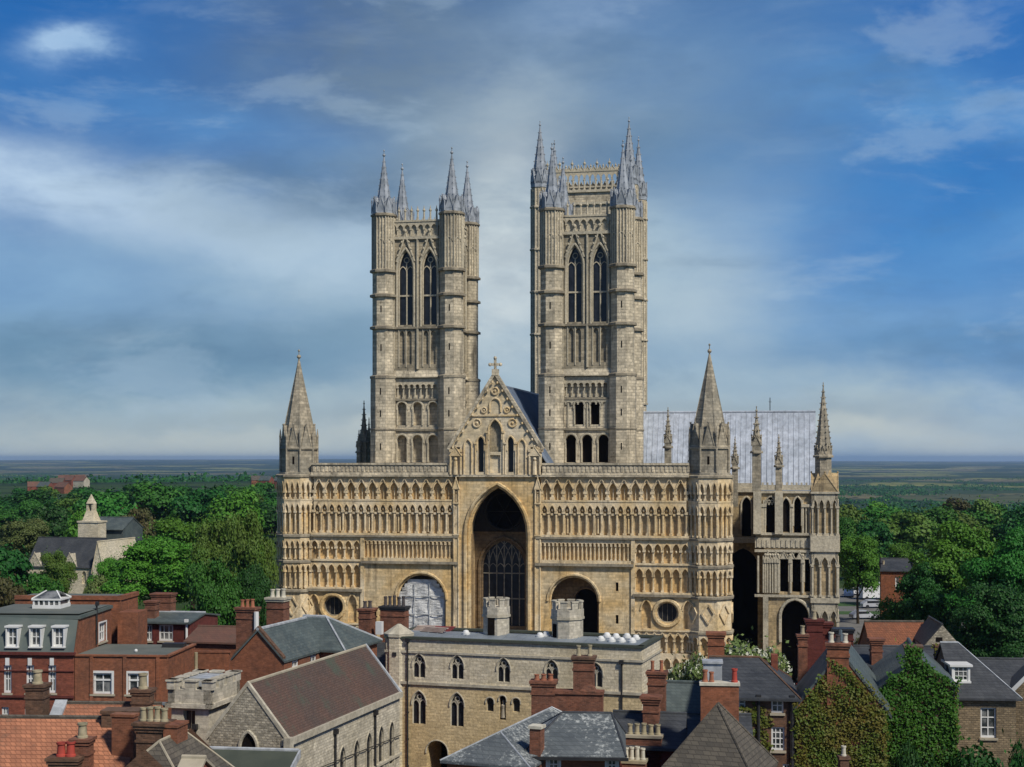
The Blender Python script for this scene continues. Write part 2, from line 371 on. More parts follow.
class FR:
    """a building's own frame: u along its front, v away from the viewer, z up; the front corner is given by bearing and distance"""
    def __init__(s, px, Y, a, z0=0.0):
        s.X, s.Y, s.a, s.z0 = (px - CX) / F * Y, Y, R(a), z0; s.c, s.s = cos(s.a), sin(s.a)
    def w(s, u, v): return (s.X + u * s.c + v * s.s, s.Y - u * s.s + v * s.c)
    def U(s, px, v=0.0):
        k = (px - CX) / F
        return (k * (s.Y + v * s.c) - s.X - v * s.s) / (s.c + k * s.s)
    def V(s, px, u=0.0):
        k = (px - CX) / F
        return (k * (s.Y - u * s.s) - s.X - u * s.c) / (s.s - k * s.c)
    def Z(s, py, u=0.0, v=0.0): return ZC - (py - HY) / F * s.w(u, v)[1] - s.z0
    def S(s, n, u=0.0, v=0.0): return n / F * s.w(u, v)[1]
def thing(name, label, cat, fr, group=None):
    o = bpy.data.objects.new(name, None); COL.objects.link(o); o.empty_display_size = .5
    o.location = (fr.X, fr.Y, fr.z0); o.rotation_euler = (0, 0, -fr.a)
    return tag(o, label, cat, group)

def face(ox, oy, tx, ty):
    """a vertical face: a runs along it, d into the wall"""
    return lambda a, d, z: (ox + a * tx - d * ty, oy + a * ty + d * tx, z)
def faces_of(u0, u1, v0, v1):
    return {'f': face(u0, v0, 1, 0), 'r': face(u1, v0, 0, 1), 'b': face(u1, v1, -1, 0), 'l': face(u0, v1, 0, -1)}

def arch(h, rise, kind='point', n=8):
    if kind == 'round' or rise <= h: return [(-h * cos(pi * i / n), rise * sin(pi * i / n)) for i in range(n + 1)]
    r = (h * h + rise * rise) / (2 * h); th = math.asin(min(1, rise / r)); k = max(2, n // 2)
    lf = [(r - h - r * cos(th * i / k), r * sin(th * i / k)) for i in range(k + 1)]
    return lf + [(-x, z) for x, z in lf[-2::-1]]

def op(c, w_, z0, z1, kind='rect', spring=None, d=.25, back=True):
    """an opening: kind rect, point, round or circle"""
    if spring is None: spring = z1 - (w_ * .5 if kind == 'round' else w_ * .85)
    if kind == 'rect': spring = z1
    return dict(c=c, w=w_, z0=z0, z1=z1, kind=kind, sp=spring, d=d, back=back)
def wall(mb, Fc, a0, a1, z0, z1, ops=(), inside=None, sill=True):
    """a wall face from a0 to a1 with openings cut in and their reveals; inside = material index of the closed back of an opening"""
    ops = [o for o in ops if a0 < o['c'] < a1 and o['z0'] < z1 and o['z1'] > z0]
    A = sorted({a0, a1, *[o['c'] + k * o['w'] / 2 for o in ops for k in (-1, 1)]})
    Zs = sorted({z0, z1, *[max(z0, min(z1, o[k])) for o in ops for k in ('z0', 'z1')]})
    A = [a for a in A if a0 <= a <= a1]
    for i in range(len(A) - 1):
        for j in range(len(Zs) - 1):
            am, zm = (A[i] + A[i + 1]) / 2, (Zs[j] + Zs[j + 1]) / 2
            if any(abs(am - o['c']) < o['w'] / 2 and o['z0'] < zm < o['z1'] for o in ops): continue
            mb.poly([Fc(A[i], 0, Zs[j]), Fc(A[i + 1], 0, Zs[j]), Fc(A[i + 1], 0, Zs[j + 1]), Fc(A[i], 0, Zs[j + 1])])
    keep = mb.cur
    for o in ops:
        c, h, d, zt = o['c'], o['w'] / 2, o['d'], o['z1']
        if o['kind'] == 'circle':
            cz = (o['z0'] + zt) / 2; n = 20
            ring = [(c + h * cos(2 * pi * k / n), cz + h * sin(2 * pi * k / n)) for k in range(n)]
            for k in range(n):
                (x0, y0), (x1, y1) = ring[k], ring[(k + 1) % n]
                e = zt if (y0 + y1) / 2 > cz else o['z0']
                mb.poly([Fc(x0, 0, y0), Fc(x1, 0, y1), Fc(x1, 0, e), Fc(x0, 0, e)])
                mb.poly([Fc(x0, 0, y0), Fc(x1, 0, y1), Fc(x1, d, y1), Fc(x0, d, y0)])
            outline = ring
        else:
            out = [(c - h, o['z0'])]
            if o['kind'] == 'rect': out += [(c - h, zt), (c + h, zt)]
            else:
                pts = arch(h, zt - o['sp'], o['kind'], 12)
                for (x0, y0), (x1, y1) in zip(pts, pts[1:]):
                    mb.poly([Fc(c + x0, 0, o['sp'] + y0), Fc(c + x1, 0, o['sp'] + y1), Fc(c + x1, 0, zt), Fc(c + x0, 0, zt)])
                out += [(c + x, o['sp'] + y) for x, y in pts]
            out += [(c + h, o['z0'])]
            for k in range(len(out)):
                (x0, y0), (x1, y1) = out[k], out[(k + 1) % len(out)]
                if abs(x0 - x1) + abs(y0 - y1) < 1e-5: continue
                mb.poly([Fc(x0, 0, y0), Fc(x1, 0, y1), Fc(x1, d, y1), Fc(x0, d, y0)])
            outline = out
        if o['back']:
            if inside is not None: mb.cur = inside
            mb.poly([Fc(x_, d, y_) for x_, y_ in outline]); mb.cur = keep
def hood(mb, Fc, o, r=.1, d=-.04, grow=.1, legs=0.0):
    """a moulding round the head of an opening"""
    h = o['w'] / 2 + grow; c = o['c']
    if o['kind'] == 'circle':
        cz = (o['z0'] + o['z1']) / 2
        mb.path([Fc(c + h * cos(2 * pi * k / 24), d, cz + h * sin(2 * pi * k / 24)) for k in range(25)], r, 6); return
    pts = arch(h, o['z1'] - o['sp'] + grow, o['kind'], 12)
    pp = [Fc(c + x, d, o['sp'] + y) for x, y in pts]
    if legs: pp = [Fc(c - h, d, o['sp'] - legs)] + pp + [Fc(c + h, d, o['sp'] - legs)]
    mb.path(pp, r, 6)
def arcade(mb, Fc, a0, a1, n, z0, sp, apex, z1, dep=.4, col=.09, kind='point', shafts=True, d0=0.0, cap=True):
    """blind arcading: a pierced plate on shafts standing in front of the wall behind"""
    w_ = (a1 - a0) / n; h = w_ / 2 - col * .75
    pts = arch(h, apex - sp, kind, 8)
    for i in range(n):
        c = a0 + (i + .5) * w_
        for (x0, y0), (x1, y1) in zip(pts, pts[1:]):
            mb.poly([Fc(c + x0, d0, sp + y0), Fc(c + x1, d0, sp + y1), Fc(c + x1, d0, z1), Fc(c + x0, d0, z1)])
            mb.poly([Fc(c + x0, d0, sp + y0), Fc(c + x1, d0, sp + y1), Fc(c + x1, d0 + dep, sp + y1), Fc(c + x0, d0 + dep, sp + y0)])
        mb.path([Fc(c + x, d0 - .03, sp + y) for x, y in pts], col * .55, 4)
    for i in range(n + 1):
        c = a0 + i * w_; l = -(w_ / 2 - h) if i else 0; r = (w_ / 2 - h) if i < n else 0
        mb.fbox(Fc, c + l, c + r, d0, d0 + dep, sp, z1 - .002)
        if cap: mb.fbox(Fc, c - col * 1.5, c + col * 1.5, d0 - .05, d0 + dep * .8, sp - col * 2.2, sp + .02)
        if shafts:
            mb.tube(Fc(c, d0 + dep * .35, z0), Fc(c, d0 + dep * .35, sp - col), col, 6)
            mb.fbox(Fc, c - col * 1.5, c + col * 1.5, d0 - .02, d0 + dep * .8, z0, z0 + col * 2)

def spire(mb, cx, cy, r, z0, z1, n=8, crockets=0, cs=.12, fin=.22):
    mb.cyl(cx, cy, r, z0, z1, n, .05)
    for k in range(n):
        t = pi / n + 2 * pi * k / n
        mb.tube((cx + r * cos(t), cy + r * sin(t), z0), (cx, cy, z1), .05 + r * .03, 4, .03)
        for j in range(1, crockets):
            q = j / crockets; rr = r * (1 - q) + .05
            p = (cx + (rr + cs * .6) * cos(t), cy + (rr + cs * .6) * sin(t), z0 + (z1 - z0) * q)
            mb.ball(p, cs * (1.1 - .5 * q), 5, 3)
    mb.ball((cx, cy, z1 + fin * .4), fin, 8, 4); mb.cyl(cx, cy, .05, z1, z1 + fin * 3.4, 5); mb.ball((cx, cy, z1 + fin * 3.2), fin * .55, 6, 4)
def gablet(mb, Fc, c, w_, z0, z1, d0=0.0, dep=.5):
    """a little steep gable standing on its own"""
    a, b_, t = Fc(c - w_ / 2, d0, z0), Fc(c + w_ / 2, d0, z0), Fc(c, d0, z1)
    a2, b2, t2 = Fc(c - w_ / 2, d0 + dep, z0), Fc(c + w_ / 2, d0 + dep, z0), Fc(c, d0 + dep * 1.6, z1)
    mb.poly([a, b_, t]); mb.poly([a, t, t2, a2]); mb.poly([b_, b2, t2, t])
    mb.path([a, t, b_], .07, 5); mb.ball((t[0], t[1], t[2] + .1), .13, 5, 3)
def pinnacle(mb, cx, cy, w_, z0, zs, z1, crockets=5):
    mb.box(cx - w_ / 2, cx + w_ / 2, cy - w_ / 2, cy + w_ / 2, z0, zs)
    for Fc in (face(cx - w_ / 2, cy - w_ / 2, 1, 0), face(cx + w_ / 2, cy - w_ / 2, 0, 1), face(cx + w_ / 2, cy + w_ / 2, -1, 0), face(cx - w_ / 2, cy + w_ / 2, 0, -1)):
        gablet(mb, Fc, w_ / 2, w_ * 1.1, zs - w_ * .3, zs + w_ * .8, -.04, w_ * .3)
    spire(mb, cx, cy, w_ * .52, zs, z1, 8, crockets, w_ * .12, w_ * .16)

def octa(cx, cy, ap):
    """faces of an octagonal turret of apothem ap, and their width"""
    s_ = 2 * ap * tan(pi / 8); out = []
    for k in range(8):
        t = -pi / 2 + k * pi / 4                        # outward normal; k = 0 looks at the viewer
        nx, ny = cos(t), sin(t); tx, ty = -ny, nx
        out.append(face(cx + nx * ap - tx * s_ / 2, cy + ny * ap - ty * s_ / 2, tx, ty))
    return out, s_
def ring(mb, cx, cy, ap, z, hgt=.25, out=.15, n=8):
    k = 1 / cos(pi / n)
    mb.cyl(cx, cy, (ap + out) * k, z - hgt / 2, z + hgt * .15, n, rot=pi / n)
    mb.cyl(cx, cy, (ap + out) * k, z + hgt * .15, z + hgt / 2, n, ap * k + .01, rot=pi / n)

# ------------------------------------------------------------------ house helpers
def swapm(mb, i0):            # exchange u and v of everything added since vertex i0
    for i in range(i0, len(mb.v)):
        x, y, z = mb.v[i]; mb.v[i] = (y, x, z)
def add_roof(mb, u0, u1, v0, v1, ze, zr, axis='v', h0=0.0, h1=0.0, ov=.25, vg=.12, th=.14, ridge=None, rr=.11, shift=0.0):
    """pitched roof; axis = the way the ridge runs, h0/h1 = run of the hips at its two ends"""
    i0 = len(mb.v)
    if axis == 'u': u0, u1, v0, v1 = v0, v1, u0, u1
    mid = (u0 + u1) / 2 + shift
    sl, sr = (zr - ze) / (mid - u0), (zr - ze) / (u1 - mid)
    va = v0 - (ov if h0 else vg); vb = v1 + (ov if h1 else vg)
    zl, zq = ze - ov * sl, ze - ov * sr
    if h0 or h1: zl = zq = min(zl, zq)
    A0, A1, B0, B1 = (u0 - ov, va, zl), (u0 - ov, vb, zl), (u1 + ov, va, zq), (u1 + ov, vb, zq)
    R0, R1 = (mid, v0 + h0 if h0 else va, zr), (mid, v1 - h1 if h1 else vb, zr)
    mb.slab([A0, A1, R1, R0], th); mb.slab([B0, R0, R1, B1], th)
    if h0: mb.slab([A0, R0, B0], th)
    if h1: mb.slab([A1, B1, R1], th)
    if ridge is not None:
        k = mb.cur; mb.cur = ridge
        mb.tube(R0, R1, rr, 6)
        if h0: mb.tube(A0, R0, rr * .8, 5); mb.tube(B0, R0, rr * .8, 5)
        if h1: mb.tube(A1, R1, rr * .8, 5); mb.tube(B1, R1, rr * .8, 5)
        mb.cur = k
    if axis == 'u': swapm(mb, i0)
def add_walls(mb, u0, u1, v0, v1, ze, zr=None, axis='v', gables=(1, 1), ops=None, z0=-1.5):
    fs = faces_of(u0, u1, v0, v1); ops = ops or {}
    ln = {'f': u1 - u0, 'b': u1 - u0, 'r': v1 - v0, 'l': v1 - v0}
    for k, Fc in fs.items(): wall(mb, Fc, 0, ln[k], z0, ze, ops.get(k, ()))
    if zr is not None:
        ends = (('f', 'b') if axis == 'v' else ('l', 'r'))
        for k, g in zip(ends, gables):
            if g: L_ = ln[k]; mb.poly([fs[k](0, 0, ze), fs[k](L_, 0, ze), fs[k](L_ / 2, 0, zr - .05)])
    return fs
def sash(root, Fc, o, nx=2, nz=2, fw=.09, mat='white_paint', glass='house_glass', sill=True, sur=0.0, name='window', trim='stone_trim'):
    """a window set in its opening: frame with bars, pane and sill as sub-parts"""
    mb = MB(); c, h, z0, z1, d = o['c'], o['w'] / 2, o['z0'], o['z1'], o['d'] * .75
    t0, t1 = d - .03, d + .05
    mb.fbox(Fc, c - h, c - h + fw, t0, t1, z0, z1); mb.fbox(Fc, c + h - fw, c + h, t0, t1, z0, z1)
    mb.fbox(Fc, c - h + fw, c + h - fw, t0, t1, z0, z0 + fw * 1.2); mb.fbox(Fc, c - h + fw, c + h - fw, t0, t1, z1 - fw, z1)
    for i in range(1, nx):
        a = c - h + 2 * h * i / nx; mb.fbox(Fc, a - fw * .3, a + fw * .3, t0 + .01, t1, z0, z1)
    for j in range(1, nz):
        zz = z0 + (z1 - z0) * j / nz; mb.fbox(Fc, c - h, c + h, t0 + .012, t1, zz - fw * .3, zz + fw * .3)
    if sur:
        for a, b_, p, q in ((c - h - sur, c - h, z0, z1 + sur), (c + h, c + h + sur, z0, z1 + sur), (c - h, c + h, z1, z1 + sur)):
            mb.fbox(Fc, a, b_, -.04, .06, p, q)
    wn_ = link(name, mb, root, mat)
    g = MB(); g.poly([Fc(c - h, t1 - .02, z0), Fc(c + h, t1 - .02, z0), Fc(c + h, t1 - .02, z1), Fc(c - h, t1 - .02, z1)])
    link('pane', g, wn_, glass)
    if sill:
        q = MB(); q.fbox(Fc, c - h - .08 - sur, c + h + .08 + sur, -.1, d, z0 - .13, z0 - .003); link('sill', q, wn_, trim)
    return wn_
def lights(root, Fc, o, nl=2, r=.05, mat='stone_trim', glass='leaded_glass', transom=None, name='window', head=True, dd=.6):
    """a pointed or round window of nl lights with a traceried head: one mesh, stone and glass"""
    mb = MB(); c, h, d = o['c'], o['w'] / 2, o['d'] * dd
    pts = arch(h, o['z1'] - o['sp'], o['kind'], 12)
    out = [(c - h, o['z0'])] + [(c + x, o['sp'] + y) for x, y in pts] + [(c + h, o['z0'])]
    mb.cur = 1; mb.poly([Fc(x, d + .08, y) for x, y in out]); mb.cur = 0
    mb.path([Fc(x, d, y) for x, y in out], r, 5)
    ztop = lambda a: o['sp'] + np.interp(a - c, [p[0] for p in pts], [p[1] for p in pts])
    lw = 2 * h / nl
    for i in range(1, nl):
        a = c - h + i * lw
        mb.tube(Fc(a, d, o['z0']), Fc(a, d, float(ztop(a)) if nl > 2 else o['sp']), r, 5)
    if head:
        for i in range(nl):
            a = c - h + (i + .5) * lw; s_ = o['sp'] - .0
            mb.path([Fc(a + x, d, s_ - lw * .25 + y) for x, y in arch(lw / 2, lw * .75, 'point', 6)], r * .8, 4)
        if nl == 2:
            rr = h * .34; cz = o['sp'] + (o['z1'] - o['sp']) * .50
            mb.path([Fc(c + rr * cos(t * pi / 5), d, cz + rr * sin(t * pi / 5)) for t in range(11)], r * .8, 4)
            mb.tube(Fc(c, d, o['sp'] + lw * .2), Fc(c, d, cz - rr), r, 4)
        elif nl > 2:                       # intersecting bars
            for i in range(1, nl):
                a = c - h + i * lw
                for sgn in (-1, 1):
                    q = []
                    for k in range(9):
                        t = k / 8; xx = a + sgn * h * 1.1 * (1 - cos(t * pi / 2)); yy = o['sp'] + (o['z1'] - o['sp']) * 1.1 * sin(t * pi / 2)
                        if abs(xx - c) < h and yy < float(ztop(xx)): q.append(Fc(xx, d, yy))
                    mb.path(q, r * .8, 4)
    for tz in (transom or ()): mb.fbox(Fc, c - h, c + h, d - r, d + r, tz - r, tz + r)
    return link(name, mb, root, [mat, glass])

def chimney(root, u, v, wu, wv, z0, z1, pots=(), mat='brick_chimney', caps=2, capm=None, label=None, name='chimney', band=True):
    """brick stack with oversailing courses; pots = list of (du, dv, height, radius, material)"""
    mb = MB(); a, b_ = wu / 2, wv / 2
    mb.box(u - a, u + a, v - b_, v + b_, z0, z1 - .28)
    mb.cur = 1
    e = .06
    for k in range(caps):
        mb.box(u - a - e, u + a + e, v - b_ - e, v + b_ + e, z1 - .28 + k * .14, z1 - .28 + (k + 1) * .14 - .004); e += .055
    if band: mb.cur = 0; mb.box(u - a - .05, u + a + .05, v - b_ - .05, v + b_ + .05, z1 - .75, z1 - .64)
    o = link(name, mb, root, [mat, capm or mat])
    if label: o['label'] = label
    top = z1 - .28 + caps * .14
    for du, dv, h, r, pm in pots:
        p = MB(); x, y = u + du, v + dv
        p.lathe(x, y, [(r * 1.25, top - .01), (r * 1.2, top + h * .12), (r, top + h * .16), (r * .88, top + h * .82), (r * 1.12, top + h * .86), (r * 1.12, top + h), (r * .8, top + h), (r * .7, top + h * .6), (.01, top + h * .55)], 10)
        link('chimney_pot', p, o, pm, True)
    return o
def row(n, span, h, r, m, dv=0.0): return [((i - (n - 1) / 2) * span, dv, h * (1 + .06 * ((i * 7) % 3 - 1)), r, m) for i in range(n)]
def pipe(root, Fc, a, z0, z1, mat='black_iron', r=.05, head=True):
    mb = MB(); mb.tube(Fc(a, -.09, z0), Fc(a, -.09, z1), r, 7)
    if head: mb.fbox(Fc, a - .14, a + .14, -.24, -.02, z1 - .05, z1 + .22)
    zz = z0 + 1
    while zz < z1 - .5: mb.fbox(Fc, a - .09, a + .09, -.14, -.005, zz, zz + .07); zz += 1.9
    return link('drainpipe', mb, root, mat)

# ------------------------------------------------------------------ foliage helpers
def quads_mesh(name, P, Nn, size, mat, rng, asp=.75):
    """leaf-sized faces at points P, normals near Nn"""
    n = len(P); t = rng.normal(size=(n, 3)); Nn = Nn / (np.linalg.norm(Nn, axis=1, keepdims=True) + 1e-9)
    e1 = np.cross(Nn, t); e1 /= np.linalg.norm(e1, axis=1, keepdims=True) + 1e-9; e2 = np.cross(Nn, e1)
    s_ = (size * rng.uniform(.55, 1.25, n))[:, None]
    a, b_ = e1 * s_, e2 * s_ * asp
    V = np.stack([P - a * .5, P + b_ * .5, P + a * .5 + Nn * s_ * .12, P - b_ * .5], 1).reshape(-1, 3)
    me = bpy.data.meshes.new(name); me.vertices.add(4 * n); me.vertices.foreach_set('co', V.ravel())
    me.loops.add(4 * n); me.loops.foreach_set('vertex_index', np.arange(4 * n))
    me.polygons.add(n); me.polygons.foreach_set('loop_start', np.arange(0, 4 * n, 4)); me.polygons.foreach_set('loop_total', np.full(n, 4))
    me.update(calc_edges=True); me.validate()
    me.materials.append(MATS[mat]); return me
def crown_mesh(mat, h, r, seed, nq, size, squash=.8, nb=26, base_z=.28):
    """leaves gathered in uneven clumps through a crown"""
    rng = np.random.default_rng(seed)
    k = 0; C = []
    while len(C) < nb:
        d = rng.normal(size=3); d /= np.linalg.norm(d)
        q = rng.uniform(.45, .95)
        if d[2] < -.75: continue
        wob = 1 + .22 * sin(3 * atan2(d[1], d[0]) + seed) + .12 * rng.normal()
        C.append((d[0] * r * q * wob * .78, d[1] * r * q * wob * .78, h * (base_z + (1 - base_z) * .48) + d[2] * h * (1 - base_z) * .40 * q * squash / .8))
    C = np.array(C); rad = rng.uniform(.5, 1.5, nb) * r * 1.72 / sqrt(nb)
    per = rng.multinomial(nq, (rad ** 2) / (rad ** 2).sum())
    P = []; Nn = []; stray = int(nq * .13); ci = rng.integers(0, nb, stray); d = rng.normal(size=(stray, 3)); d /= np.linalg.norm(d, axis=1, keepdims=True)
    P.append(C[ci] + d * (rad[ci] * rng.uniform(.8, 1.6, stray))[:, None] * np.array((1, 1, .8))); Nn.append(d + rng.normal(size=(stray, 3)) * .6 + np.array((0, 0, .5)))
    for c, q, m in zip(C, rad, per):
        d = rng.normal(size=(m, 3)); d /= np.linalg.norm(d, axis=1, keepdims=True); fl_ = (d[:, 2] < -.25) & (rng.uniform(size=m) < .8); d[fl_, 2] *= -.6
        f = rng.uniform(.55, 1.0, m) ** .5
        p = c + d * (q * f)[:, None] * np.array((1, 1, .62)); P.append(p)
        Nn.append(d + np.array((0, 0, .5)) + rng.normal(size=(m, 3)) * .55)
    return quads_mesh('crown', np.concatenate(P), np.concatenate(Nn), size, mat, rng), C
def trunk_mb(h, r, C, seed, tr=.35):
    rnd = random.Random(seed); mb = MB(); top = h * .42
    mb.tube((0, 0, -.5), (.15, .1, top * .5), tr * 1.15, 8, tr * .85); mb.tube((.15, .1, top * .5), (.0, .2, top), tr * .85, 8, tr * .6)
    for c in list(C)[:9]:
        m_ = (c[0] * .45, c[1] * .45, top + (c[2] - top) * .55)
        mb.tube((0, .15, top * rnd.uniform(.6, 1)), m_, tr * .42, 6, tr * .26); mb.tube(m_, tuple(c), tr * .26, 5, tr * .08)
    return mb
TREES = {}
def tree_kind(key, mat, h, r, seed, nq, size, squash=.8, nb=26, base_z=.28, tr=.35):
    me, C = crown_mesh(mat, h, r, seed, nq, size, squash, nb, base_z)
    t = MB(); t = trunk_mb(h, r, C, seed, tr); tm = bpy.data.meshes.new('trunk'); tm.from_pydata(t.v, [], t.f); tm.materials.append(MATS['bark']); tm.update()
    TREES[key] = (me, tm, h, r)
def tree(key, x, y, z, h, wid, rot, label, cat='tree', group=None, name='broadleaf_tree', mat=None):
    me, tm, h0, r0 = TREES[key]
    o = bpy.data.objects.new(name, None); COL.objects.link(o); o.location = (x, y, z); o.rotation_euler = (0, 0, rot)
    tag(o, label, cat, group)
    for nm, m_ in (('trunk', tm), ('crown', me)):
        c = bpy.data.objects.new(nm, m_); COL.objects.link(c); c.parent = o; c.scale = (wid / (2 * r0), wid / (2 * r0), h / h0)
        if mat and nm == 'crown': c.material_slots[0].link = 'OBJECT'; c.material_slots[0].material = MATS[mat]
    return o
def ivy_on(name, Fc, poly, n, size, mat, seed, d=(-.04, -.3)):
    """climbing leaves over the part of a face inside a polygon (a, z)"""
    rng = np.random.default_rng(seed); poly = np.array(poly, float)
    lo, hi = poly.min(0) - .3, poly.max(0) + .3; P = []
    edge = [tuple(p + (q - p) * k / 24) for p, q in zip(poly, np.roll(poly, -1, 0)) for k in range(24)]
    while len(P) < n:
        a, z = rng.uniform(lo, hi); ins = False; j = len(poly) - 1
        for i in range(len(poly)):
            (xi, zi), (xj, zj) = poly[i], poly[j]
            if (zi > z) != (zj > z) and a < (xj - xi) * (z - zi) / (zj - zi) + xi: ins = not ins
            j = i
        if not ins:                                                         # trails over the edges
            ins = rng.uniform() < .5 and min(abs(a - px_) + abs(z - pz_) for px_, pz_ in edge) < .3 * (.6 + sin(a * 5 + z * 4))
        if ins:
            lump = .5 + .5 * sin(a * 2.1 + 1.3 * sin(z * 1.7 + seed)) * sin(z * 2.6 + seed)
            if lump * .6 + .4 * sin(a * 4.3 + seed) * sin(z * 3.1 + 2 * seed) < -.12 and rng.uniform() < .5: continue   # thin patches
            P.append(Fc(a, d[0] + (d[1] - d[0]) * rng.uniform() * (.35 + .8 * lump), z))
    o_, q = Fc(0, 0, 0), Fc(0, -1, 0); nrm = np.array(q) - np.array(o_)
    Nn = np.tile(nrm + np.array((0, 0, .45)), (n, 1)) + rng.normal(size=(n, 3)) * .45
    return quads_mesh(name, np.array(P), Nn, size, mat, rng)

# ------------------------------------------------------------------ ground
def terrain_z(x, y):
    d = sqrt(x * x + y * y); sm = lambda t: (lambda q: q * q * (3 - 2 * q))(min(1, max(0, t)))
    rgt = sm((x / max(y, 1) + .02) / .22) if y > 0 else .5              # the plateau runs on at left, the hill falls away at right
    z = -52 * sm((d - 330) / 950) * rgt - 46 * sm((d - 1500) / 1600) * (1 - rgt)
    if d > 1200: z += 5 * sin(x * .0011 + 1) * sin(y * .0009)
    t2 = min(1, max(0, (d - 9000) / 15000)); z += t2 * (38 + 36 * sin(x * .00018 + 2.0) * cos(x * .00007))
    return z
g = MB(); rads = [0, 40, 90, 140, 200, 260, 320, 390, 470, 560, 660, 780, 920, 1100, 1350, 1700, 2200, 2900, 3900, 5200, 7000, 9500, 12500, 16500, 21000, 27000, 34000, 42000]
NA = 144; g.v = [(0, 0, terrain_z(0, 0))]
for r in rads[1:]:
    for k in range(NA):
        t = 2 * pi * k / NA; x_, y_ = r * sin(t), r * cos(t); g.v.append((x_, y_, terrain_z(x_, y_)))
for k in range(NA): g.f.append((0, 1 + (k + 1) % NA, 1 + k)); g.m.append(0)
for i in range(len(rads) - 2):
    for k in range(NA):
        a, b_ = 1 + i * NA + k, 1 + i * NA + (k + 1) % NA
        g.f.append((a, b_, b_ + NA, a + NA)); g.m.append(0)
m, t, b = base('countryside', .95, .1)
co = t.node('ShaderNodeTexCoord').outputs['Object']
vo = t.node('ShaderNodeTexVoronoi', feature='F1'); wob = t.node('ShaderNodeTexNoise'); t.put(wob.inputs['Vector'], co); wob.inputs['Scale'].default_value = .002
vv = t.node('ShaderNodeVectorMath', operation='ADD'); t.put(vv.inputs[0], t.mapping(co, (.0023, .0016, .002)))
sc_ = t.node('ShaderNodeVectorMath', operation='SCALE'); t.put(sc_.inputs[0], wob.outputs['Color']); sc_.inputs['Scale'].default_value = .5; t.l.new(sc_.outputs[0], vv.inputs[1])
t.put(vo.inputs['Vector'], vv.outputs[0]); vo.inputs['Scale'].default_value = 1.0
cr, cg, cb = t.sep(vo.outputs['Color'])
fld = t.mix(t.smooth(cr, .2, .8), (.02, .045, .018), (.038, .068, .026))
fld = t.mix(t.smooth(cg, .72, .78), fld, (.17, .15, .075))
fld = t.mix(t.smooth(cb, .80, .84), fld, (.22, .23, .06))
ve = t.node('ShaderNodeTexVoronoi', feature='DISTANCE_TO_EDGE'); t.put(ve.inputs['Vector'], vv.outputs[0])
fld = t.mix(t.math('SUBTRACT', 1.0, t.smooth(ve.outputs['Distance'], .02, .06)), fld, (.012, .026, .012))
wd = t.noise(t.mapping(co, (.0007, .0007, .001)), 1.0, 6, .62)
fld = t.mix(t.smooth(wd, .50, .58), fld, (.012, .026, .012))
near = t.noise(co, .15, 6, .6)
cx_, cy_, cz_ = t.sep(co)
nearc = t.mix(t.smooth(near, .4, .6), (.028, .055, .016), (.045, .07, .022))
d_ = t.math('SQRT', t.math('ADD', t.math('MULTIPLY', cx_, cx_), t.math('MULTIPLY', cy_, cy_)))
t.put(b.inputs['Base Color'], t.mix(t.smooth(d_, 500, 900), nearc, fld))
o = link('ground', g, None, 'countryside', True); o['kind'] = 'structure'
masonry('paving', (.20, .18, .15), (.15, .14, .12), (.08, .075, .065), (.6, .4, .02), (.09, .08, .07), .4, .2, .1, .3, .3)
plain('asphalt', (.055, .055, .056), (.04, .04, .042), .6, .9)
plain('parking_gravel', (.17, .165, .15), (.13, .125, .115), .4, .95)
plain('lawn_grass', (.045, .10, .02), (.035, .075, .018), .6, .95)
def sheet(name, pts, z, mat):
    mb = MB(); mb.slab([(x_, y_, z) for x_, y_ in pts], .3); o = link(name, mb, None, mat); o['kind'] = 'structure'; return o
sheet('street', [(-75, 45), (75, 45), (75, 96), (-75, 106)], .004 + .02, 'asphalt')
sheet('paved_close', [(-45, 106.5), (40, 96.5), (70, 150), (70, 260), (46, 260), (40, 172), (-40, 176)], .03, 'paving')

# ------------------------------------------------------------------ the cathedral
CF = FR(495.5, 170, 10.9)
cath = thing('cathedral', 'great medieval cathedral with a wide arcaded stone front and tall square towers', 'cathedral', CF)
FRONT = face(0, 0, 1, 0)
CS = ['front_stone', 'carved_stone', 'inner_stone', 'void', 'tower_stone', 'golden_stone', 'vault_dark', 'weathered_shadow_stone']

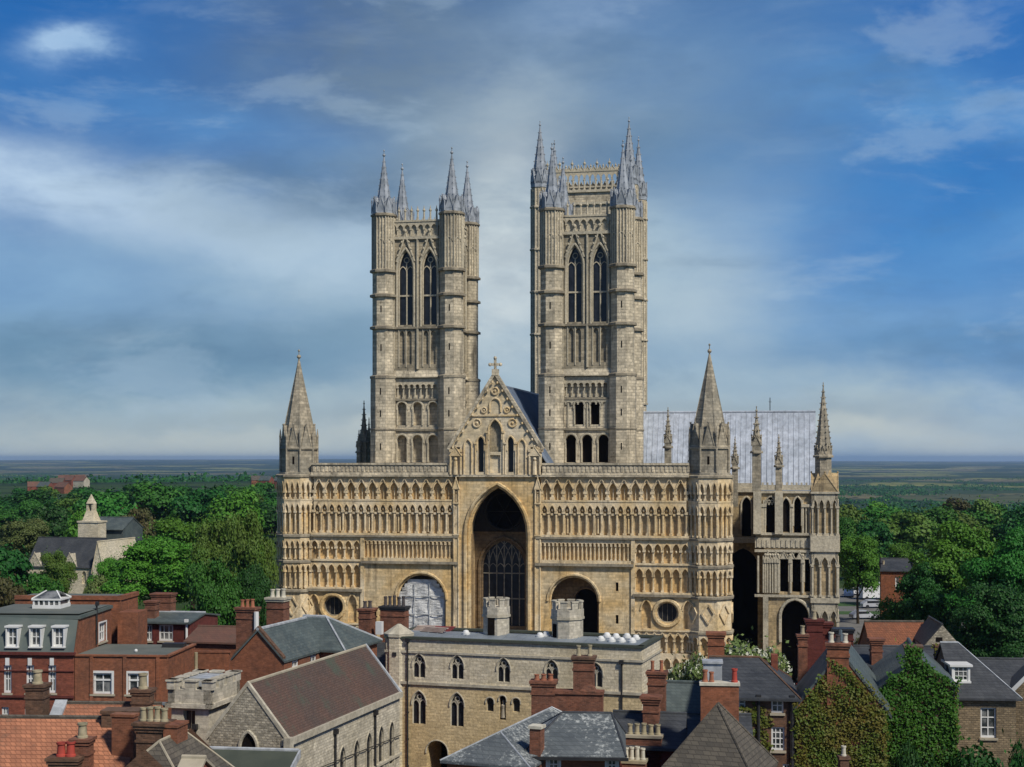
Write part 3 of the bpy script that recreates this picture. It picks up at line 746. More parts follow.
# -- the west screen: plain walling, great arch, side niches, round windows
ws = MB()
UL, UR = -22.2, 22.2
BIG = op(.2, 7.2, 0, 23.45, 'point', 17.8, 4.2, back=False)
NL = op(-8.86, 5.95, 0, 13.1, 'round', 10.1, 1.9); NR = op(9.1, 5.8, 0, 13.1, 'round', 10.15, 2.6, back=False)
slits = [op(CF.U(617, 0), .32, z, z + 1.0, 'rect', d=.5) for z in (11.4, 7.7)]
wall(ws, FRONT, -4.35, 4.7, 0, 24.35, [BIG])
wall(ws, FRONT, -16.0, -4.35, 0, 14.2, [NL], inside=2)
wall(ws, FRONT, 4.7, 16.0, 0, 14.2, [NR] + slits, inside=3)
OCU = {}
for s_ in (-1, 1):
    a0, a1 = (-22.6, -16.0) if s_ < 0 else (16.0, 22.6)
    cu = CF.U(333, 0) if s_ < 0 else CF.U(667, 0)
    OCU[s_] = op(cu, 2.35, 9.05 - 1.175, 9.05 + 1.175, 'circle', d=.7, back=False)
    side = [op(cu + k * 2.35, 1.05, 7.25, 10.45, 'point', 9.3, .4) for k in (-1, 1)]
    wall(ws, FRONT, a0, a1, 7.1, 10.9, [OCU[s_]] + side)
    for o_ in side: hood(ws, FRONT, o_, .1)
    hood(ws, FRONT, OCU[s_], .24, -.05, .28)
    mb_c = 2.35 / 2
    ws.cur = 5; ws.box(a0, a1, .42, 1.2, 0, 7.1)                                        # wall behind the low arcades
    ws.box(a0, a1, .45, 1.2, 10.9, 17.3)                                    # wall behind tiers B and C
    ws.cur = 7; ws.box(a0 - .1, a1 + .1, -.38, .5, 10.85, 11.15); ws.cur = 1; ws.box(a0, a1, -.25, .5, 11.15, 11.32)
    ws.box(a0, a1, -.2, .46, 6.95, 7.12); ws.box(a0, a1, -.15, .46, 14.40, 14.62); ws.cur = 0
for a0, a1 in ((-16.0, -4.35), (4.7, 16.0)):
    ws.cur = 5; ws.box(a0, a1, .35, 1.2, 14.2, 17.3); ws.cur = 7
    ws.box(a0, a1, -.42, .4, 14.2, 14.5); ws.cur = 1; ws.box(a0, a1, -.2, .4, 14.5, 14.84)
for a0, a1 in ((UL, -4.35), (4.7, UR)):
    ws.cur = 5; ws.box(a0, a1, .5, 1.2, 17.3, 24.3); ws.cur = 1
    ws.cur = 7; ws.box(a0, a1, -.30, .5, 17.28, 17.5); ws.cur = 1; ws.box(a0, a1, -.18, .5, 17.5, 17.72)
ws.box(UL - .4, -5.0, 1.2, 5.2, 0, 7.0); ws.box(5.6, 11.9, 4.4, 5.2, 0, 14); ws.box(12.0, UR + .4, 1.2, 5.2, 0, 14); ws.box(-16, -12, 1.2, 5.2, 7, 14)
ws.box(UL, -5.0, 1.2, 5.2, 14.2, 24.3); ws.box(5.6, UR, 1.2, 5.2, 14.2, 24.3)
ws.box(UL, UR, 5.2, 6.5, 0, 24.2)
# cornice and parapet
ws.cur = 4; ws.box(UL, UR, -.35, 5.6, 24.35, 24.6); GAP = (CF.U(449, -.1), CF.U(542, -.1))
for a0, a1 in ((UL, GAP[0]), (GAP[1], UR)): ws.box(a0, a1, -.22, .5, 24.6, 24.85); ws.box(a0, a1, .05, .6, 24.85, 25.72); ws.box(a0, a1, -.1, .75, 25.72, 25.95)
k = UL + .2
while k < UR:
    if not GAP[0] - .3 < k < GAP[1]: ws.box(k, k + .25, -.02, .1, 24.95, 25.55)
    k += .5
ws.cur = 0
hood(ws, FRONT, BIG, .22, -.12, .16, legs=16.5); hood(ws, FRONT, BIG, .16, .35, -.14, legs=16.5); hood(ws, FRONT, BIG, .14, .8, -.22, legs=16.5)
for o_ in (NL, NR): hood(ws, FRONT, o_, .16, -.05, .12); hood(ws, FRONT, o_, .12, .4, -.12)
link('west_front', ws, cath, CS)

# -- arcades, tier by tier
def arcs(name, fn, mats=('carved_stone', 'spire_stone')): mb = MB(); fn(mb); return link(name, mb, cath, list(mats))
def heads(mb, Fc, a0, a1, n, z, r=.16):
    for i in range(n):
        c = Fc(a0 + (i + .5) * (a1 - a0) / n, .22, z); mb.ball(c, r, 6, 4, 1.3)
def tier_a(a0, a1, n1, n2):
    def fn(mb):
        arcade(mb, FRONT, a0, a1, n1, 21.72, 22.75, 23.75, 24.3, .36, .16, d0=.1, cap=True)
        for i in range(n1):                                                  # gabled heads over each arch
            c = a0 + (i + .5) * (a1 - a0) / n1; h = (a1 - a0) / n1 / 2
            mb.path([FRONT(c - h, -.12, 23.0), FRONT(c, -.12, 24.15), FRONT(c + h, -.12, 23.0)], .055, 4)
        mb.fbox(FRONT, a0, a1, -.06, .5, 21.5, 21.7)
        arcade(mb, FRONT, a0, a1, n2, 17.74, 20.4, 21.15, 21.5, .42, .125, kind='point')
        heads(mb, FRONT, a0, a1, n2, 20.55)
        for i in range(n2):
            c = a0 + (i + .5) * (a1 - a0) / n2; mb.fbox(FRONT, c - .2, c + .2, .1, .5, 19.95, 20.2)
            if (i * 5 + n1) % 4 == 0: mb.cyl(c, .32, .13, 17.9, 19.6, 6, .1); mb.ball((c, .3, 19.75), .12, 6, 4)
            for q in (-.2, .2): mb.tube(FRONT(c + q * 1.25, .32, 17.75), FRONT(c + q * 1.25, .32, 19.95), .05, 4)
        for i in range(n1 * 2 + 1):
            c = a0 + i * (a1 - a0) / n1 / 2; mb.tube(FRONT(c, .3, 21.7), FRONT(c, .3, 23.0), .06, 4); mb.ball(FRONT(c, -.08, 24.15), .09, 5, 3)
    return fn
arcs('upper_arcade', tier_a(UL + .3, -4.95, 13, 19)); arcs('upper_arcade', tier_a(5.3, UR - .3, 13, 19))
arcs('lower_arcade', lambda mb: arcade(mb, FRONT, -15.8, -4.95, 22, 14.86, 16.6, 16.85, 17.26, .34, .075, 'round'))
arcs('lower_arcade', lambda mb: arcade(mb, FRONT, 5.3, 15.8, 22, 14.86, 16.6, 16.85, 17.26, .34, .075, 'round'))
for s_ in (-1, 1):
    a0, a1 = (-22.3, -16.1) if s_ < 0 else (16.1, 22.3)
    arcs('wing_arcade', lambda mb: (arcade(mb, FRONT, a0, a1, 6, 14.64, 16.1, 16.85, 17.26, .45, .11, 'point'), heads(mb, FRONT, a0, a1, 6, 15.9, .13)))
    arcs('wing_arcade', lambda mb: (arcade(mb, FRONT, a0, a1, 6, 11.34, 13.3, 14.05, 14.38, .45, .11, 'point')))
    def low(mb):
        arcade(mb, FRONT, a0, a1, 7, 4.6, 6.0, 6.6, 6.94, .4, .10, 'point'); arcade(mb, FRONT, a0, a1, 6, 1.0, 3.2, 4.0, 4.5, .4, .1, 'point')
        for i in range(7):
            c = a0 + (i + .5) * (a1 - a0) / 7; h = (a1 - a0) / 14
            mb.path([FRONT(c - h, -.08, 6.2), FRONT(c, -.08, 6.85), FRONT(c + h, -.08, 6.2)], .08, 4)
    arcs('wing_arcade', low)
# pilasters with niches beside the great arch
for a in (-4.62, 4.97):
    pl = MB()
    pl.fbox(FRONT, a - .28, a + .28, -.18, .3, 0, 17.3); pl.fbox(FRONT, a - .28, a + .28, -.12, .3, 17.7, 21.4)
    for zz in (17.75, 21.4): pl.fbox(FRONT, a - .36, a + .36, -.3, .3, zz - .18, zz)
    for q in (-.28, .28): pl.tube(FRONT(a + q, -.15, 17.8), FRONT(a + q, -.15, 23.0), .1, 6); pl.tube(FRONT(a + q, -.2, 0), FRONT(a + q, -.2, 17.2), .1, 6)
    gablet(pl, FRONT, a, .8, 22.9, 24.2, -.25, .4)
    pl.ball(FRONT(a, .1, 22.6), .2, 7, 5); pl.cyl(a, .1, .22, 21.45, 22.4, 7, .16)
    link('pilaster', pl, cath, ['carved_stone'])
for a in (-15.9, 15.9): pl = MB(); pl.fbox(FRONT, a - .22, a + .22, -.2, .3, 4.0, 17.3); link('pilaster', pl, cath, ['carved_stone'])

# -- recess of the great arch with the west window
rc = MB(); B2 = face(0, 4.2, 1, 0)
WW = op(CF.U(503.8, 4.2), CF.U(526.5, 4.2) - CF.U(481, 4.2), 6.7, 17.0, 'point', 13.6, .6, back=False)
DOOR = op(WW['c'], 3.0, 0, 5.2, 'point', 3.4, .8)
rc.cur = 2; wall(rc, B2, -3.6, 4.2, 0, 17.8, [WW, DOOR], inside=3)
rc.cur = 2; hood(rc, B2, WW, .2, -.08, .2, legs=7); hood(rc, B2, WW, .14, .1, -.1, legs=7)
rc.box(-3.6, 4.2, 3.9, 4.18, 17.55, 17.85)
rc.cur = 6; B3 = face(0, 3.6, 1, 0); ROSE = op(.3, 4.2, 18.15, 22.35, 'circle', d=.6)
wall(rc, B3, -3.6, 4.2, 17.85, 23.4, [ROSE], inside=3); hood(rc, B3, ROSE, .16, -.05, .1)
for t_ in range(6): rc.tube(B3(.3, .3, 20.25), B3(.3 + 2.05 * cos(t_ * pi / 3), .3, 20.25 + 2.05 * sin(t_ * pi / 3)), .07, 5)
rc.cur = 2
for k in range(4):                                                          # shafts in the jambs
    for a in (-3.2 + .0, 3.8):
        rc.tube((a + (-.2 if a < 0 else .2), .8 + k * .8, 0), (a + (-.2 if a < 0 else .2), .8 + k * .8, 17.6), .13, 6)
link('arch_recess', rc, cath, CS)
lights(cath, B2, WW, 6, .075, 'spire_stone', 'leaded_glass', (12.9, 9.9), 'west_window')
for s_ in (-1, 1):
    o_ = OCU[s_]; q = MB(); q.poly([FRONT(o_['c'] + 1.2 * cos(k * pi / 12), .62, 9.05 + 1.2 * sin(k * pi / 12)) for k in range(24)]); q.cur = 1
    q.path([FRONT(o_['c'] + 1.12 * cos(k * pi / 12), .55, 9.05 + 1.12 * sin(k * pi / 12)) for k in range(25)], .07, 5)
    for k in (-1, 0, 1): q.tube(FRONT(o_['c'] + k * .55, .58, 9.05 - sqrt(1.25 - .3 * k * k)), FRONT(o_['c'] + k * .55, .58, 9.05 + sqrt(1.25 - .3 * k * k)), .02, 4)
    link('round_window', q, cath, ['leaded_glass', 'spire_stone'])
# -- right niche: shallow back wall with a smaller dark arch
rn = MB(); B4 = face(0, 2.6, 1, 0); IN = op(CF.U(586, 2.6), 2.75, 0, 11.4, 'round', 10.0, 1.6)
wall(rn, B4, 6.0, 12.2, 0, 13.2, [IN], inside=1); hood(rn, B4, IN, .12, -.05, .1, legs=9)
link('niche_doorway', rn, cath, ['inner_stone', 'void'])
# -- left niche, hung with protective sheeting on a scaffold
m, t, b = base('plastic_sheet', .6, .4)
co = t.node('ShaderNodeTexCoord').outputs['Object']
n = t.noise(t.mapping(co, (1, 1, 2.2)), .9, 7, .65, 1.2)
t.put(b.inputs['Base Color'], t.mix(t.smooth(n, .34, .62), (.40, .405, .395), (.72, .72, .69)))
bp = t.node('ShaderNodeBump'); bp.inputs['Strength'].default_value = .8; bp.inputs['Distance'].default_value = .25; t.put(bp.inputs['Height'], n); t.l.new(bp.outputs[0], b.inputs['Normal'])
sh = MB(); rnd = random.Random(5); NX, NZ = 16, 26; pt = {}
for i in range(NX + 1):
    for j in range(NZ + 1):
        a = -8.86 - 2.8 + 5.6 * i / NX; zz = 12.35 * j / NZ
        pt[i, j] = (a, .55 + .12 * sin(a * 3 + zz) * sin(zz * 1.3) + rnd.uniform(-.05, .05), zz)
for i in range(NX):
    for j in range(NZ):
        ac = (pt[i, j][0] + pt[i + 1, j][0]) / 2 + 8.86; zc_ = pt[i, j][2] + .25
        if zc_ > 10.1 and ac * ac + (zc_ - 10.1) ** 2 > 2.72 ** 2: continue
        sh.poly([pt[i, j], pt[i + 1, j], pt[i + 1, j + 1], pt[i, j + 1]])
shd = link('scaffold_sheeting', sh, None, 'plastic_sheet', True)
shd.location = (CF.X, CF.Y, 0); shd.rotation_euler = (0, 0, -CF.a)
tag(shd, 'creased translucent plastic sheeting hung over the cathedral\'s left round-headed recess', 'sheeting')
sf = MB()
for zz in (2, 4.1, 6.2, 8.3, 10.4): sf.tube((-8.86 - 2.75, .38, zz), (-8.86 + 2.75, .38, zz), .05, 6)
for a in (-2.7, -.9, .9, 2.7): sf.tube((-8.86 + a, .40, 0), (-8.86 + a, .40, 10.6 + 1.3 * (abs(a) < 1)), .05, 6)
q = link('scaffold_frame', sf, shd, 'flashing')

# -- corner turrets of the screen with their spires
for cu, ap in ((-24.25, 2.4), (24.4, 2.55)):
    tb = MB(); cv = 1.5
    tb.cyl(cu, cv, (ap - .4) / cos(pi / 8), 0, 24.6, 8)
    fs, sw = octa(cu, cv, ap)
    tb.cur = 7
    for z in (.3, 7.0, 10.9, 14.35, 17.4, 24.45): ring(tb, cu, cv, ap - .05, z, .34, .2)
    tb.cur = 1
    for kf in (0, 1, 2, 6, 7):
        Fc = fs[kf]
        arcade(tb, Fc, .0, sw, 3, 21.72, 22.65, 23.8, 24.3, .4, .10)
        tb.fbox(Fc, 0, sw, -.05, .4, 21.5, 21.7)
        arcade(tb, Fc, 0, sw, 3, 17.6, 20.3, 21.2, 21.5, .4, .10)
        arcade(tb, Fc, 0, sw, 3, 14.6, 16.1, 16.85, 17.24, .4, .09); arcade(tb, Fc, 0, sw, 3, 11.2, 13.3, 14.0, 14.2, .4, .10)
        tb.fbox(Fc, 0.02, sw - .02, .09, .4, 7.2, 10.8)
        for q in (.5,):                                                    # lozenges
            c = sw / 2; tb.path([Fc(c, -.0, 8.0), Fc(c + .7, -.0, 9.1), Fc(c, -.0, 10.2), Fc(c - .7, -.0, 9.1), Fc(c, -.0, 8.0)], .13, 4)
        arcade(tb, Fc, 0, sw, 2, 4.6, 5.9, 6.5, 6.85, .4, .10); tb.fbox(Fc, 0, sw, .0, .4, .3, 4.4)
    to = link('corner_turret', tb, cath, CS)
    sp = MB(); a2 = ap - .45
    sp.cyl(cu, cv, a2 / cos(pi / 8), 24.55, 27.7, 8); ring(sp, cu, cv, a2, 27.7, .3, .18); ring(sp, cu, cv, a2, 24.75, .3, .25)
    fs2, sw2 = octa(cu, cv, a2)
    sp.cur = 1; sp.fbox(fs2[0], sw2 / 2 - .12, sw2 / 2 + .12, -.02, .1, 25.8, 26.7); sp.cur = 0
    spire(sp, cu, cv, (a2 + .05) / cos(pi / 8), 27.85, 38.5, 8, 0, .1, .26)
    for kf in range(8): gablet(sp, fs2[kf], sw2 / 2, sw2 * .78, 27.8, 30.4, -.02, .5)
    for kf in range(8):
        t_ = pi / 8 + kf * pi / 4; x_, y_ = cu + (a2 + .08) / cos(pi / 8) * cos(t_), cv + (a2 + .08) / cos(pi / 8) * sin(t_)
        sp.cyl(x_, y_, .13, 24.9, 29.0, 6); sp.cyl(x_, y_, .16, 29.0, 30.0, 6, .03)
    link('turret_spire', sp, to, ['spire_stone', 'void'])

# -- gable over the great arch, with the nave roof behind
gb = MB(); GV = -.12; GF = face(0, GV, 1, 0)
gu = lambda px: CF.U(px, GV); gz = lambda py: CF.Z(py, 0, GV)
gc = gu(495.2); zl = gz(447)
gw = [op(gu(480.8), .66, gz(472), gz(437), 'point', gz(442), .6), op(gu(510.6), .66, gz(472), gz(437), 'point', gz(442), .6),
      op(gc, 1.35, gz(452), gz(420), 'point', gz(431), .35), op(gc, 1.2, gz(473), gz(455), 'rect', d=.3)]
wall(gb, GF, gu(460), gu(530.5), 24.5, zl, gw)
gb.cur = 3
for o_ in gw[:2]: gb.fbox(GF, o_['c'] - .32, o_['c'] + .32, .45, .5, o_['z0'], o_['z1'] - .15)
gb.cur = 0
zt = gz(374)
wl, wr_ = gu(451), gu(540)
apx = gc; full = (wl, zl)
def gab_z(a): return zl + (zt - zl) * (1 - abs(a - apx) / ((apx - wl) if a < apx else (wr_ - apx)))
# triangular field in bands so that niches can be cut in it
lev = [zl, gz(437.0 - .5), gz(419), gz(398), zt]
ops2 = gw
for z0, z1 in ((zl, gz(418.5)),):
    al, ar = gu(471), gu(520)
    wall(gb, GF, al, ar, z0, z1, ops2)
    for s_, e in ((-1, al), (1, ar)):
        edge = wl if s_ < 0 else wr_
        zz0 = zl; zz1 = z1
        tA = apx + (edge - apx) * (1 - (zz1 - zl) / (zt - zl))
        gb.poly([GF(edge, 0, zl), GF(e, 0, zl), GF(e, 0, z1), GF(tA, 0, z1)])
z0 = gz(418.5); eL = apx + (wl - apx) * (1 - (z0 - zl) / (zt - zl)); eR = apx + (wr_ - apx) * (1 - (z0 - zl) / (zt - zl))
gb.poly([GF(eL, 0, z0), GF(eR, 0, z0), GF(apx, 0, zt)])
gb.box(wl, gu(460), GV, GV + 1.3, 24.5, zl - .6); gb.box(gu(530.5), wr_, GV, GV + 1.3, 24.5, zl - .6)
gb.cur = 1
for o_ in gw[:3]:
    hood(gb, GF, o_, .11, -.08, .12, legs=1.0)
    for q in (-1, 1):
        a = o_['c'] + q * (o_['w'] / 2 + .28); gb.tube(GF(a, -.1, 24.65), GF(a, -.1, o_['sp'] - .1), .09, 6); gb.fbox(GF, a - .15, a + .15, -.25, .05, o_['sp'] - .25, o_['sp'] - .02)
for j in range(9):                                                          # crockets up the coping
    for e in (wl, wr_): gb.ball(GF(e + (apx - e) * (j + .5) / 9, -.25, zl + (zt - zl) * (j + .5) / 9 - .55), .16, 5, 3)
gb.fbox(GF, eL + .2, eR - .2, -.12, .1, z0 + .25, z0 + .45)
up = op(gc, 1.1, gz(413), gz(399), 'point', gz(405), .1); hood(gb, GF, up, .11, -.08, .1, legs=.8)
for a, zz, r in ((gu(477), gz(423), .45), (gu(512.6), gz(423), .45), (gu(484), gz(410), .3), (gu(507), gz(410), .3), (gu(495), gz(391), .4)):
    gb.path([GF(a + r * cos(k * pi / 6), -.06, zz + r * sin(k * pi / 6)) for k in range(13)], .1, 5); gb.ball(GF(a, -.02, zz), r * .45, 6, 4)
for px in (468, 522): 
    o_ = op(gu(px), .7, gz(470), gz(440), 'point', gz(446), .2); hood(gb, GF, o_, .1, -.1, .1, legs=2.2)
    for q in (-.45, .45): gb.tube(GF(gu(px) + q, -.12, 24.6), GF(gu(px) + q, -.12, gz(446)), .1, 6)
for px in (456, 535): 
    gb.fbox(GF, gu(px) - .75, gu(px) + .75, -.3, 1.2, gz(452), gz(449)); gablet(gb, GF, gu(px), 1.5, gz(456), gz(447), -.35, .6); gb.cyl(gu(px), GV - .2, .28, 24.6, gz(461), 7, .2); gb.ball((gu(px), GV - .2, gz(459)), .22, 6, 4)
    for q in (-.6, .6): gb.tube(GF(gu(px) + q, -.25, 24.6), GF(gu(px) + q, -.25, gz(456)), .11, 6)
# coping and cross
gb.cur = 2
for e in (wl - .3, wr_ + .3):
    p0, p1 = GF(e, -.1, zl - .25), GF(apx, -.1, zt + .15)
    gb.tube(p0, p1, .24, 4); gb.tube((p0[0], p0[1] + .5, p0[2]), (p1[0], p1[1] + .5, p1[2]), .24, 4)
gb.box(apx - .35, apx + .35, GV - .3, GV + .5, zt - .2, zt + .55); gb.cyl(apx, GV, .16, zt + .5, gz(368), 6)
cz = gz(364.5); gb.box(apx - .14, apx + .14, GV - .1, GV + .1, gz(370), gz(357.5)); gb.box(apx - .62, apx + .62, GV - .1, GV + .1, cz - .15, cz + .15)
for a, zz in ((-.62, 0), (.62, 0), (0, .75)): gb.ball((apx + a, GV, cz + zz), .22, 6, 4)
# back of the gable
gb.cur = 0; gb.poly([(wl, GV + 1.2, 24), (wr_, GV + 1.2, 24), (wr_, GV + 1.2, zl), (apx, GV + 1.2, zt), (wl, GV + 1.2, zl)])
link('gable', gb, cath, ['gable_stone', 'carved_stone', 'tower_stone', 'leaded_glass'])
nr = MB(); add_roof(nr, -6.2 + .1, 6.2 + .1, 1.2, 74, 25.2, 35.0, 'v', ov=.2, ridge=0, rr=.15)
k = 3.0
while k < 72: nr.tube((.1, k, 35.08), (6.4, k, 25.15), .05, 4); nr.tube((.1, k, 35.08), (-6.2, k, 25.15), .05, 4); k += .8
link('nave_roof', nr, cath, 'lead_roof')
nv = MB(); nv.box(-6.1, 6.3, 6.5, 74, 0, 25.1); nv.box(-13, 13.2, 17.5, 74, 0, 13); link('nave', nv, cath, 'shade_stone')

# -- the two west towers
def small_tower_windows(fs, W_, lowdark): pass
TS = ['tower_stone', 'tower_carving', 'void', 'lead', 'tower_panel', 'weathered_shadow_stone']
def west_tower(cu, cv, front_dark):
    H = 4.35; A = 1.3; Q = 4.25
    tw = MB(); fs = faces_of(cu - H, cu + H, cv - H, cv + H); Wd = 2 * H; mid = Wd / 2
    bel = [op(mid + k * 1.5, 1.9, 42.7, 51.9, 'point', 49.4, .9, back=False) for k in (-1, 1)]
    blind = [op(mid + k * 1.5 + q * .45, .62, 37.9, 42.0, 'point', 41.5, .3) for k in (-1, 1) for q in (-1, 1)]
    mids = [op(mid + k, 1.15, 30.5, 33.3, 'round', 32.7, .7) for k in ((-1.95, 0, 1.95) if not front_dark else (-.95, .95))]
    lows = [op(mid + k, 1.3, 26.0, 29.3, 'round', 28.6, .8) for k in (-1.95, 0, 1.95)]
    for kf, Fc in fs.items():
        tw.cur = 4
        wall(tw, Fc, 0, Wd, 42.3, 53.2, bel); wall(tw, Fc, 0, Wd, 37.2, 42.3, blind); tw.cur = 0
        wall(tw, Fc, 0, Wd, 29.95, 33.6, mids, inside=2 if (front_dark or kf != 'f') else 0); wall(tw, Fc, 0, Wd, 14, 29.95, lows, inside=2 if (front_dark or kf != 'f') else 0)
        tw.fbox(Fc, 0, Wd, .45, .7, 33.6, 36.4)
        # sloping offset, strings
        tw.hexa([Fc(.8, -.35, 36.3), Fc(Wd - .8, -.35, 36.3), Fc(Wd - .8, .1, 36.3), Fc(.8, .1, 36.3), Fc(.8, -.3, 36.45), Fc(Wd - .8, -.3, 36.45), Fc(Wd - .8, .05, 37.25), Fc(.8, .05, 37.25)])
        tw.cur = 5
        for zz in (29.95, 33.6, 42.35, 36.35): tw.fbox(Fc, .8, Wd - .8, -.22, .2, zz - .12, zz + .12)
        tw.cur = 1
        arcade(tw, Fc, 1.1, Wd - 1.1, 9, 33.75, 35.2, 35.5, 36.2, .45, .09, 'round')
        for o_ in mids + lows: hood(tw, Fc, o_, .13, -.06, .1, legs=.3)
        for o_ in lows + mids:
            for q in (-1, 1): tw.tube(Fc(o_['c'] + q * (o_['w'] / 2 + .02), -.05, o_['z0']), Fc(o_['c'] + q * (o_['w'] / 2 + .02), -.05, o_['sp']), .1, 6)
        if front_dark:
            for a in (1.35, 2.05, 4.35, 6.65, 7.35): tw.tube(Fc(a, -.05, 30.1), Fc(a, -.05, 33.1), .1, 6)
            arcade(tw, Fc, 1.1, Wd - 1.1, 9, 32.9, 33.0, 33.2, 33.5, .12, .06, 'round', shafts=False, d0=-.14)
        for o_ in bel:                                                      # moulded jambs and crocketed gables
            hood(tw, Fc, o_, .14, -.06, .14, legs=7.0); hood(tw, Fc, o_, .1, .25, -.06, legs=7.0)
            c = o_['c']; tw.path([Fc(c - 1.15, -.12, 50.4), Fc(c - .45, -.14, 52.3), Fc(c, -.16, 53.9), Fc(c + .45, -.14, 52.3), Fc(c + 1.15, -.12, 50.4)], .12, 5)
            for q in (.25, .5, .75):
                for s_ in (-1, 1): tw.ball(Fc(c + s_ * (1.2 - q * 1.0), -.2, 50.3 + q * 3.3), .15, 5, 3)
            tw.ball(Fc(c, -.2, 54.1), .24, 6, 4)
        for a in (1.35, mid, Wd - 1.35):
            tw.fbox(Fc, a - .16, a + .16, -.16, .1, 37.3, 53.1); tw.fbox(Fc, a - .05, a + .05, -.28, -.1, 37.3, 53.1)
        for o_ in blind: tw.tube(Fc(o_['c'] - .4, -.03, 37.6), Fc(o_['c'] - .4, -.03, 42.2), .08, 5)
        # parapet
        tw.fbox(Fc, .8, Wd - .8, -.25, .5, 53.1, 53.45); tw.fbox(Fc, .8, Wd - .8, .1, .45, 53.4, 55.2); tw.fbox(Fc, .8, Wd - .8, -.2, .55, 55.2, 55.42)
        arcade(tw, Fc, 1.0, Wd - 1.0, 8, 53.5, 54.4, 54.9, 55.18, .25, .08, 'point', d0=-.12)
        for i in range(9):
            a = 1.2 + i * (Wd - 2.4) / 8; p = Fc(a, .1, 0)
            tw.cyl(p[0], p[1], .14, 55.4, 56.5, 6, .1); tw.ball((p[0], p[1], 56.6), .2, 6, 4); tw.cyl(p[0], p[1], .1, 56.7, 57.2, 5, .02)
    tw.cur = 3; tw.box(cu - H + .3, cu + H - .3, cv - H + .3, cv + H - .3, 53.0, 53.4); tw.cur = 2
    tw.box(cu - H + 1.2, cu + H - 1.2, cv - H + 1.2, cv + H - 1.2, 25, 52.9)
    to = link('west_tower', tw, cath, TS)
    for kf, Fc in fs.items():
        for o_ in bel: lights(to, Fc, o_, 2, .10, 'tower_carving', 'leaded_glass', (46.3,), 'belfry_window')
    for x_, y_ in ((cu - Q, cv - Q), (cu + Q, cv - Q), (cu - Q, cv + Q), (cu + Q, cv + Q)):
        tt = MB(); tt.cyl(x_, y_, A / cos(pi / 8), 36.4, 56.1, 8)
        tt.cyl(x_, y_, (A + .22) / cos(pi / 8), 14, 36.3, 8)
        tt.cur = 5
        for zz in (36.4, 42.4, 46.3, 49.3): ring(tt, x_, y_, A, zz, .42, .3)
        ring(tt, x_, y_, A, 56.1, .35, .22); ring(tt, x_, y_, A + .2, 30, .25, .1)
        fo, sw = octa(x_, y_, A); fo2, sw2 = octa(x_, y_, A + .22)
        tt.cur = 1
        for kf in range(8):
            for a in (0, sw / 3, 2 * sw / 3): tt.tube(fo[kf](a, -.04, 49.45), fo[kf](a, -.04, 55.9), .085, 5)
            tt.path([fo[kf](sw / 2 + x1, -.05, 52.6 + z1) for x1, z1 in arch(sw / 2 - .1, .5, 'point', 6)], .06, 4)
            for zz in (38.0, 40.2, 44, 47.6, 33, 28): tt.ball(fo[kf](sw * ((zz * 7) % 5) / 5, -.02, zz), .05, 4, 3)
        tt.cur = 2
        for zz in (27.5, 31.5, 34.2, 39.5, 44.2): 
            Fc = fo[0] if zz > 36.4 else fo2[0]; s2 = sw if zz > 36.4 else sw2
            tt.fbox(Fc, s2 / 2 - .07, s2 / 2 + .07, -.02, .1, zz, zz + .8)
        link('stair_turret', tt, to, TS)
        sp = MB(); A1 = A - .02
        sp.cyl(x_, y_, A1 / cos(pi / 8), 56.2, 56.9, 8)
        fo, sw = octa(x_, y_, A1)
        for kf in range(8):
            gablet(sp, fo[kf], sw / 2, sw * .95, 56.6, 58.2, -.02, .45)
            t_ = pi / 8 + kf * pi / 4; xx, yy = x_ + (A1 + .1) / cos(pi / 8) * cos(t_), y_ + (A1 + .1) / cos(pi / 8) * sin(t_)
            sp.cyl(xx, yy, .1, 56.3, 57.6, 5, .07); sp.cyl(xx, yy, .12, 57.6, 58.3, 5, .02)
        spire(sp, x_, y_, A1 * .70 / cos(pi / 8), 56.9, 63.4, 8, 9, .07, .2)
        link('spire', sp, to, 'lead_spire')
    return to
TV = 7.3 + 4.25
lt, rt = CF.U(384, 7.3) + 4.25, CF.U(552, 7.3) + 4.25
west_tower(lt, TV, False); west_tower(rt, TV, True)

